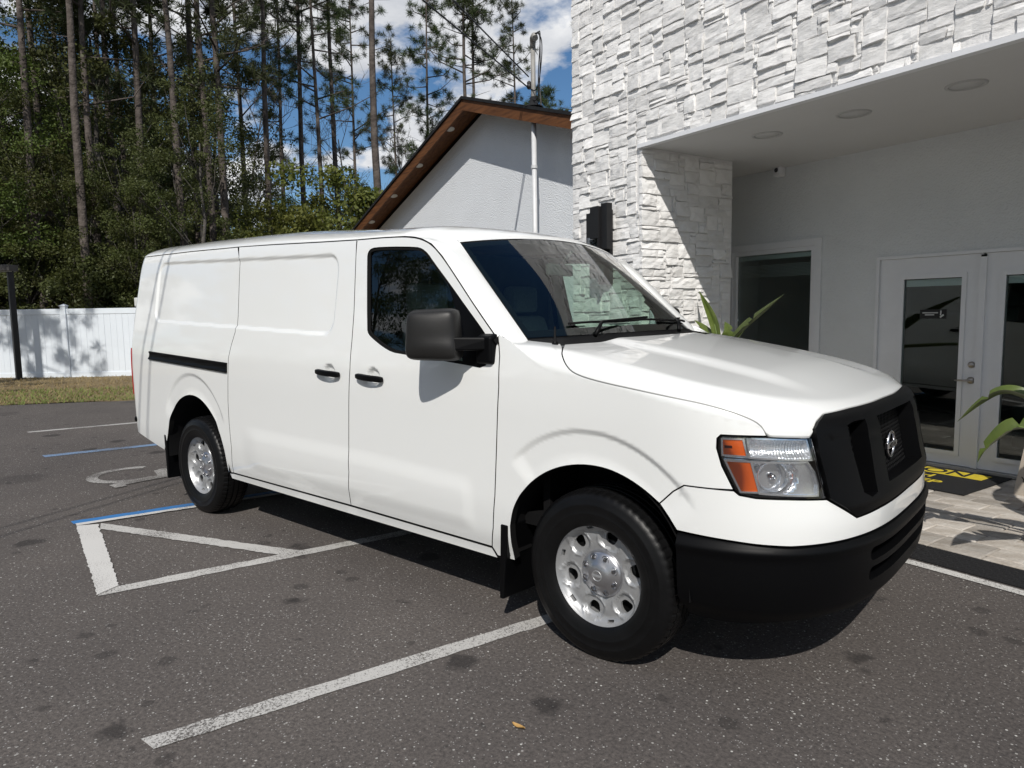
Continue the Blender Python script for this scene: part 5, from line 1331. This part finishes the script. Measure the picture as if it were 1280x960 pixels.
# ---- wheels
rub = mat('tyre_rubber', (.0042, .0042, .0045), rough=.40, spec=.28, var=.25, vscale=14., bump=.2, bscale=300., bdist=.002)
brake = mat('brake_disc', (.10, .098, .095), rough=.45, metal=.8)
RZ = .374
def wheel(cx, cy, sg, front):
    o = thing_part = MB()
    prof = [(.222, -.10), (.232, -.108), (.262, -.117), (.31, -.1225), (.345, -.116), (.362, -.106), (.372, -.094), (.3775, -.076), (.379, -.071), (.372, -.069), (.372, -.061), (.380, -.059), (.381, -.026), (.373, -.024), (.373, -.016), (.381, -.014), (.381, .014), (.373, .016), (.373, .024), (.381, .026), (.380, .059), (.372, .061), (.372, .069), (.379, .071), (.3775, .076), (.372, .094), (.362, .106), (.345, .116), (.325, .1205), (.322, .1225), (.316, .1225), (.312, .121), (.285, .1205), (.281, .1222), (.277, .1205), (.262, .117), (.240, .111), (.232, .106), (.222, .10)]
    n = 240; ax = np.array([0, -1. if sg > 0 else 1., 0]); vs = []; m = len(prof)
    for k in range(n):
        th = 2*PI*k/n; d = np.array([math.cos(th), 0, math.sin(th)])
        for (r, t) in prof:
            if r > .3705 and abs(t) > .025 and k % 4 == 0: r -= .0045 if abs(t) > .058 else .0015
            vs.append(np.array([cx, cy, RZ])+d*r+ax*t)
    fs = [(k*m+i, ((k+1) % n)*m+i, ((k+1) % n)*m+i+1, k*m+i+1) for k in range(n) for i in range(m-1)]
    wm_ = MB().add(vs, fs, True); wm_.s = [prof[i][0] < .3705 or prof[i+1][0] < .3705 for k in range(n) for i in range(m-1)]; wh = wm_.build('wheel', rub, VAN)
    # steel disc
    C0 = np.array([cx, cy, RZ])
    holes = []; slots = []
    rot = math.radians(15 if front else -12)
    for k in range(6):
        a = rot+k*PI/3; q = []
        for j in range(20):
            b = 2*PI*j/20; rr = .027*math.cos(b); tt_ = .032*math.sin(b)*(1+.28*math.cos(b))
            sc = (abs(math.cos(b))**3.0+abs(math.sin(b))**3.0)**(-1/3.0)
            R0 = .168+rr*sc*.95; T0 = tt_*sc*.86
            q.append((R0*math.cos(a)-T0*math.sin(a), R0*math.sin(a)+T0*math.cos(a)))
        holes.append(np.array(q))
        a2 = a+PI/6; q = []
        for x_, y_ in ((-.006, -.017), (.006, -.017), (.006, .017), (-.006, .017)): R0 = .208+x_; q.append((R0*math.cos(a2)-y_*math.sin(a2), R0*math.sin(a2)+y_*math.cos(a2)))
        slots.append(np.array(q))
    fdep = smooth_table([0, .09, .105, .13, .165, .19, .205, .216, .224, .232, .24], [.040, .042, .052, .058, .060, .057, .064, .075, .092, .104, .106], .004, 0, .4, .001)
    def DW(s, v):
        r = np.hypot(s, v); th = np.arctan2(v, s)-rot
        u = (th+PI/6) % (PI/3)-PI/6
        ht = r*u; hr = r-.168
        e = np.sqrt((hr/.052)**2+(ht/.060)**2)
        t = fdep(r)-.013*(1-sstep(.80, .95, e))-.006*(1-sstep(.0, .05, np.abs(np.abs(u)-PI/6)))*0
        t = t+.003*np.exp(-((e-1.02)/.06)**2)
        return np.stack([cx+s, cy-t*sg, RZ+v], -1)
    ring = np.array([(.236*math.cos(a), .236*math.sin(a)) for a in np.linspace(0, 2*PI, 97)[:-1]])
    rimo = panel('rim', ring, silver, parent=wh, holes=holes+slots, D=lambda s, v: DW(s, v)*np.array([1, 1, 1]), inset=0, mirror=False, thick=.012, step=.0095)[0]
    if sg < 0:
        pass
    MB().lathe([(.236, .106), (.239, .100), (.234, .092), (.222, .088), (.216, .06), (.214, -.09), (.23, -.1)], C0, ax, 72).build('rim_flange', silver, wh)
    MB().lathe([(.0, .0), (.20, .0), (.212, -.02), (.212, -.09)], C0+ax*.005, ax, 48).build('wheel_backing', dark, wh)
    MB().lathe([(.07, .018), (.145, .018), (.150, .014), (.150, .008)], C0, ax, 48).build('brake_disc', brake, wh)
    # hub cap with eight studs
    pr = .095 if front else .085
    cap = MB().lathe([(.0, pr), (.026, pr), (.044, pr-.003), (.052, pr-.008), (.066, pr-.016), (.092, pr-.026), (.104, pr-.036), (.108, .045)], C0, ax, 64).build('hub_cap', mat('satin_chrome_cap', (.50, .50, .52), rough=.3, metal=.9), wh)
    MB().lathe([(.020, pr+.0005), (.0205, pr+.003), (.024, pr+.003), (.0245, pr+.0005)], C0, ax, 32).build('cap_badge', silver, cap)
    MB().box((cx-.026, cy-sg*(pr+.002)-.0015, RZ-.005), (cx+.026, cy-sg*(pr+.002)+.0015, RZ+.005), .001).build('cap_badge_bar', silver, cap)
    nut = mat('lug_nut_steel', (.35, .35, .36), rough=.25, metal=1.)
    for k in range(8):
        a = PI/8+k*PI/4; cc = C0+np.array([math.cos(a)*.079, 0, math.sin(a)*.079])
        MB().lathe([(.0175, pr-.0245), (.0185, pr-.021), (.0165, pr-.0195), (.0145, pr-.0245)], cc, ax, 20, closed=True).build('stud_pocket', chrome, cap)
        MB().lathe([(.0, pr-.010), (.007, pr-.011), (.0098, pr-.016), (.0105, pr-.03)], cc, ax, 6, smooth=False).build('lug_nut', nut, cap)
    return wh
for cx, fr_on in ((3.709, True), (0.0, False)):
    for sg in (1, -1): wheel(cx, -.853*sg, sg, fr_on)
# ---- wheel houses, underbody, mud flaps, rear
def liner(cx, cz, r, sg, y_in, y_out, a0, a1):
    ts = np.radians(np.linspace(a0, a1, 25)); P = np.array([[(cx+r*math.cos(t), y*sg, cz+r*math.sin(t)) for y in np.linspace(y_in, y_out, 4)] for t in ts])
    m = MB().grid(P); q = [(cx+r*math.cos(t), y_in*sg, cz+r*math.sin(t)) for t in ts]; m.add(q, [tuple(range(len(q)))]); return m
for sg in (1, -1):
    liner(3.69, .41, .475, sg, -.60, -.985, -3, 186).build('wheel_house', dark, VAN, fix=False)
    liner(.02, .43, .50, sg, -.60, -.985, -4, 184).build('wheel_house', dark, VAN, fix=False)
    for x0, x1, z0_, z1_ in ((3.16, 3.185, .14, .52), (-.56, -.535, .20, .60)):
        f_ = MB().hexa([(x0, -.98*sg, z0_), (x1, -.98*sg, z0_), (x1+.02, -.70*sg, z0_), (x0+.02, -.70*sg, z0_), (x0+.03, -.998*sg, z1_), (x1+.05, -.998*sg, z1_), (x1+.05, -.70*sg, z1_), (x0+.03, -.70*sg, z1_)]).build('mud_flap', blackp, VAN)
        b_ = f_.modifiers.new('b', 'BEVEL'); b_.width = .006; b_.segments = 2
MB().box((-1.25, -.78, .40), (3.1, .78, .52)).build('underbody', dark, VAN)
MB().box((3.1, -.58, .34), (4.55, .58, 1.05)).box((4.16, -.86, .36), (4.42, .86, .78)).build('engine_bay', dark, VAN)
ax_ = MB()
for x in (0, 3.709): ax_.tube([(x, -.8, RZ), (x, .8, RZ)], .05, 10)
ax_.build('axle', dark, VAN)
MB().tube([(1.2, .3, .33), (.2, .4, .3), (-1.0, .5, .33)], .05, 10).build('exhaust', dark, VAN)
# rear doors and corner
x9 = XR+.01; rdoor = [(x9, .56), (x9, 2.04), (x9-.83, 2.04), (x9-.955, 1.2), (x9-.955, .56)]
def DR(s, v): return Mc(s, v)
rp_ = panel('rear_door', rdoor[::-1], paint, fn=Mc, ft=None, step=.05)
red = mat('red_tail_lens', (.33, .008, .008), rough=.12, spec=.6, coat=.8)
for sg in (1, -1):
    panel('tail_light', [(XR-.005, .87), (XR-.005, 1.27), (XR+.095, 1.27), (XR+.10, 1.20), (XR+.08, .87)], red, fn=Mc, ft=None, off=.008, sides=(sg,), inset=0, step=.02, thick=.02)
    for z in (.75, 1.66):
        MB().box((XR-.045, -.86*sg-.03, z-.03), (XR+.03, -.86*sg+.03, z+.05), .01).build('door_hinge', paint, VAN)
    sp_ = Mc(np.array(XR+.115), np.array(.655)); MB().lathe([(0, .012), (.018, .012), (.024, .004), (.026, -.01)], sp_*np.array([1, sg, 1]), (-.5, -.85*sg, 0), 16).build('reflector_stud', blackp, VAN)
MB().box((XR-.10, -.86, .44), (XR+.05, .86, .60), .03).build('rear_bumper', blackp, VAN)
# ---- cabin
trim = mat('grey_cabin_trim', (.085, .09, .092), rough=.75, var=.1); fab = mat('grey_seat_fabric', (.26, .28, .28), rough=.9, var=.1, vscale=60, bump=.3, bscale=400)
dash = []
for y in np.linspace(-.84, .84, 15):
    b = .03*math.cos(y*2.2); h = .05*math.exp(-((y-.40)/.22)**2)
    dash.append([(3.42, y, 1.36), (3.2, y, 1.375+h*.3), (3.02, y, 1.36+h), (2.92+b, y, 1.30+h), (2.90+b, y, 1.1), (2.95, y, .75)])
MB().grid(np.array(dash)).build('dashboard', trim, VAN)
MB().box((2.0, -.85, .5), (2.06, .85, 1.92)).build('bulkhead', trim, VAN)
MB().box((2.0, -.86, .5), (3.35, .86, .56)).build('cab_floor', dark, VAN)
MB().box((3.33, -.84, .5), (3.37, .84, 1.33)).build('firewall', dark, VAN)
def seat(cy):
    st = thing_seat = None
    m = MB().box((2.22, cy-.26, .78), (2.78, cy+.26, .96), .05); s_ = m.build('seat', fab, VAN)
    bk = MB().hexa([(2.22, cy-.25, .93), (2.36, cy-.25, .93), (2.36, cy+.25, .93), (2.22, cy+.25, .93), (2.08, cy-.21, 1.50), (2.18, cy-.21, 1.50), (2.18, cy+.21, 1.50), (2.08, cy+.21, 1.50)]).build('seat_back', fab, s_)
    b = bk.modifiers.new('b', 'BEVEL'); b.width = .04; b.segments = 3
    hr_ = MB().box((2.06, cy-.14, 1.52), (2.17, cy+.14, 1.71), .04).build('head_rest', fab, s_)
seat(-.45); seat(.45)
sw = MB(); c0 = np.array([2.80, .45, 1.28]); axw = np.array([-.75, 0, .66]); 
sw.lathe([(.185+.015*math.cos(t), .015*math.sin(t)) for t in np.linspace(0, 2*PI, 9)[:-1]], c0, axw, 40, closed=True)
swo = sw.build('steering_wheel', trim, VAN)
MB().lathe([(0, .02), (.06, .015), (.07, -.02)], c0, axw, 20).tube([c0+[0, -.18, 0], c0+[0, .18, 0]], .015, 6).tube([c0, c0+np.array([.3, 0, -.25])], .035, 8).build('steering_column', trim, swo)
mvb = MB().box((2.79, -.12, 1.74), (2.82, .12, 1.81), .01).tube([(2.82, 0, 1.80), (2.90, 0, 1.88)], .01, 6).build('rear_view_mirror', trim, VAN)
MB().tube([WS(.97, b_)+[-.05, -.03, -.04] for b_ in (.15, .3, .45)], .012, 8).build('grab_handle', trim, VAN)
# ================================================================== PLANTS, SIGN, LITTER
pleaf = mat('bird_of_paradise_leaf', (.055, .085, .016), rough=.36, spec=.5, col2=(.12, .155, .035), vscale=5., bump=.3, bscale=40., bdist=.004)
pdry = mat('brown_leaf_edge', (.16, .10, .05), rough=.8)
pstem = mat('plant_stem', (.10, .15, .03), rough=.5, var=.15)
potm = mat('charcoal_planter', (.035, .035, .037), rough=.6, var=.1); potsoil = mat('potting_soil', (.03, .02, .014), rough=1.)
rp5 = np.random.default_rng(5)
def blade(path, wmax, fold, nrmv, splits=0, curl=0.):
    P = chaikin(path, 3); d = np.concatenate([[0], np.cumsum(np.linalg.norm(np.diff(P, axis=0), axis=1))]); L_ = d[-1]; n = 26
    T = np.linspace(0, 1, n); C = np.stack([np.interp(T*L_, d, P[:, k]) for k in range(3)], 1); tg = np.gradient(C, axis=0); tg /= np.linalg.norm(tg, axis=1, keepdims=True)
    nv = np.array(nrmv, float); m = MB()
    for sgn in (1, -1):
        G = []
        cut = set(rp5.integers(5, n-4, splits).tolist()) if splits else set()
        for i in range(n):
            t = T[i]; w_ = wmax*(math.sin(PI*min(1, t*1.02)**.75)**.8)*(1-.15*t)+.002
            if i in cut: w_ *= .35
            s_ = np.cross(tg[i], nv); s_ /= np.linalg.norm(s_)+1e-9; up_ = np.cross(s_, tg[i])
            row = []
            for j in range(4):
                f = j/3; ang = fold*(1-.25*f)+curl*f*f; row.append(C[i]+sgn*s_*w_*f*math.cos(ang)+up_*w_*f*math.sin(ang))
            G.append(row)
        m.grid(np.array(G), flip=sgn < 0)
    return m
def plant(label, base, leaves, pot_r=.24, pot_h=.46):
    pt = thing('potted_plant', label, 'plant', base, 'B')
    b = np.array(base, float)
    MB().lathe([(0, 0), (pot_r*.78, 0), (pot_r*.80, .02), (pot_r, pot_h-.03), (pot_r+.02, pot_h-.03), (pot_r+.02, pot_h), (pot_r-.02, pot_h), (pot_r-.03, pot_h-.05)], b, (0, 0, 1), 40).build('pot', potm, pt)
    MB().lathe([(0, pot_h-.055), (pot_r-.025, pot_h-.06)], b, (0, 0, 1), 30).build('soil', potsoil, pt)
    for (path, w_, fold, nv, sp) in leaves:
        path = [np.array(q, float) for q in path]; root = b+np.array([rp5.uniform(-.06, .06), rp5.uniform(-.06, .06), pot_h-.08]); st = path[0]
        mid = root*.5+st*.5+np.array([0, 0, .10])
        lf = blade(path, w_, fold, nv, sp).build('leaf', pleaf, pt, fix=False); lf.data.materials[0] = pleaf
        MB().tube(chaikin([root, mid, st, path[1]], 2), np.linspace(.016, .006, len(chaikin([root, mid, st, path[1]], 2))), 7).build('stem', pstem, pt)
def pv(px, v): u, z = buv(px, v); return np.array([u, v, z])
# beside the pier, its leaves rising over the hood
VL = 3.55
bL = pv((915, 470), VL); bL = np.array([bL[0], VL, FL])
plant('broad leaved green plant in a dark pot beside the stone pier and the window', tuple(bL), [
    ([pv((905, 440), VL), pv((930, 412), VL-.05), pv((952, 394), VL-.1), pv((980, 368), VL-.18)], .075, .9, (.2, -.6, .8), 1),
    ([pv((900, 436), VL), pv((893, 405), VL+.02), pv((886, 388), VL+.05), pv((874, 364), VL+.08)], .06, 1.0, (.5, -.7, .3), 0),
    ([pv((902, 440), VL), pv((890, 422), VL), pv((880, 410), VL), pv((868, 400), VL)], .05, .6, (.1, -.5, .8), 2),
    ([pv((903, 440), VL), pv((907, 425), VL-.02), pv((912, 414), VL-.02), pv((906, 402), VL)], .07, .5, (.7, -.7, .1), 1),
    ([pv((905, 445), VL+.1), pv((920, 425), VL+.2), pv((931, 412), VL+.25), pv((935, 405), VL+.3)], .06, .5, (-.3, -.7, .4), 0),
    ([pv((910, 450), VL), pv((950, 450), VL-.2), pv((985, 452), VL-.3), pv((1010, 470), VL-.35)], .09, .5, (0, 0, 1), 0),
], .22, .42)
# at the corner of the patio: only its reaching leaves show
bR = np.array([4.95, 2.98, FL]); VR = 2.78
plant('large green plant on the patio reaching its folded leaves across the glass doors', tuple(bR), [
    ([pv((1330, 520), VR+.1), pv((1285, 500), VR), pv((1256, 489), VR-.02), pv((1228, 504), VR-.03), pv((1197, 527), VR-.04)], .062, 1.05, (0, -.3, 1), 1),
    ([pv((1320, 545), VR+.05), pv((1272, 533), VR), pv((1250, 548), VR-.03), pv((1232, 562), VR-.05), pv((1222, 578), VR-.07)], .080, .9, (-.2, -.5, .9), 2),
    ([(4.9, 2.8, .95), (4.8, 2.60, 1.25), (4.72, 2.45, 1.42), (4.6, 2.3, 1.45)], .13, .35, (0, 0, 1), 3),
    ([(5.0, 2.85, .95), (5.1, 2.65, 1.35), (5.15, 2.5, 1.55), (5.1, 2.3, 1.6)], .14, .3, (0, 0, 1), 2),
    ([(5.1, 3.0, .95), (5.3, 3.05, 1.35), (5.5, 3.1, 1.5), (5.75, 3.1, 1.45)], .13, .4, (0, 0, 1), 1),
    ([(5.0, 3.1, .95), (4.98, 3.25, 1.4), (5.0, 3.4, 1.6), (5.0, 3.6, 1.6)], .13, .4, (0, 0, 1), 1),
    ([(4.95, 2.75, .8), (4.95, 2.5, .98), (4.88, 2.3, 1.0), (4.8, 2.12, .9)], .12, .35, (0, 0, 1), 2),
], .26, .5)
# ---- sandwich board at the edge of the doors
q0 = on_ground(1266, 618, FL); su_, sv_ = float(q0@EB), float(q0@NB)
sb = thing('sandwich_board', 'tan sandwich board with black lettering standing by the glass doors', 'sign', (su_+.3, sv_, FL), 'B')
tan = mat('tan_board', (.40, .35, .29), rough=.7, var=.06, vscale=6., bump=.2, bscale=40.); ink = mat('black_ink', (.012, .012, .012), rough=.7)
def brd(off, name):
    H_ = .95; a = .10; tl = .26*off
    pts = []
    for w0, dy in ((0, 0), (0, .018)):
        pass
    P = [(su_, sv_+dy0, FL) for dy0 in (0,)]
    b0 = [(su_, sv_+tl, FL), (su_+.62, sv_+tl, FL), (su_+.62-a, sv_+.13+tl*.1, FL+H_), (su_+a, sv_+.13+tl*.1, FL+H_)]
    b1 = [(x, y+.018, z) for x, y, z in b0]
    return MB().hexa([b0[0], b0[1], b1[1], b1[0], b0[3], b0[2], b1[2], b1[3]]).build(name, tan, sb)
fb = brd(0, 'front_panel'); brd(1, 'back_panel')
ux = np.array([1., 0, 0]); uy = np.array([0, .13, .95]); uy /= np.linalg.norm(uy); o0 = np.array([su_, sv_, FL])
def onb(x, y): return o0+ux*x+uy*y+np.cross(ux, uy)*.0015
text_on('W', .060, 'lettering', ink, fb, onb(.085, .20), ux, uy, .0008); text_on('YOUR', .060, 'lettering', ink, fb, onb(.125, .125), ux, uy, .0008)
# ---- one fallen leaf on the asphalt
lp = on_ground(648, 911)
fl_ = MB().grid(np.array([[(lp[0]+a*.03+.004*b, lp[1]+b*.011*(1-abs(a)**1.6), .006+.006*b*b+.006*a*a) for b in (-1, 0, 1)] for a in np.linspace(-1, 1, 8)])).build('fallen_leaf', mat('dry_tan_leaf', (.40, .24, .08), rough=.7), None, (lp[0], lp[1], .004))
setp(fl_, 'small dry tan leaf lying on the asphalt near the bay line', 'leaf')
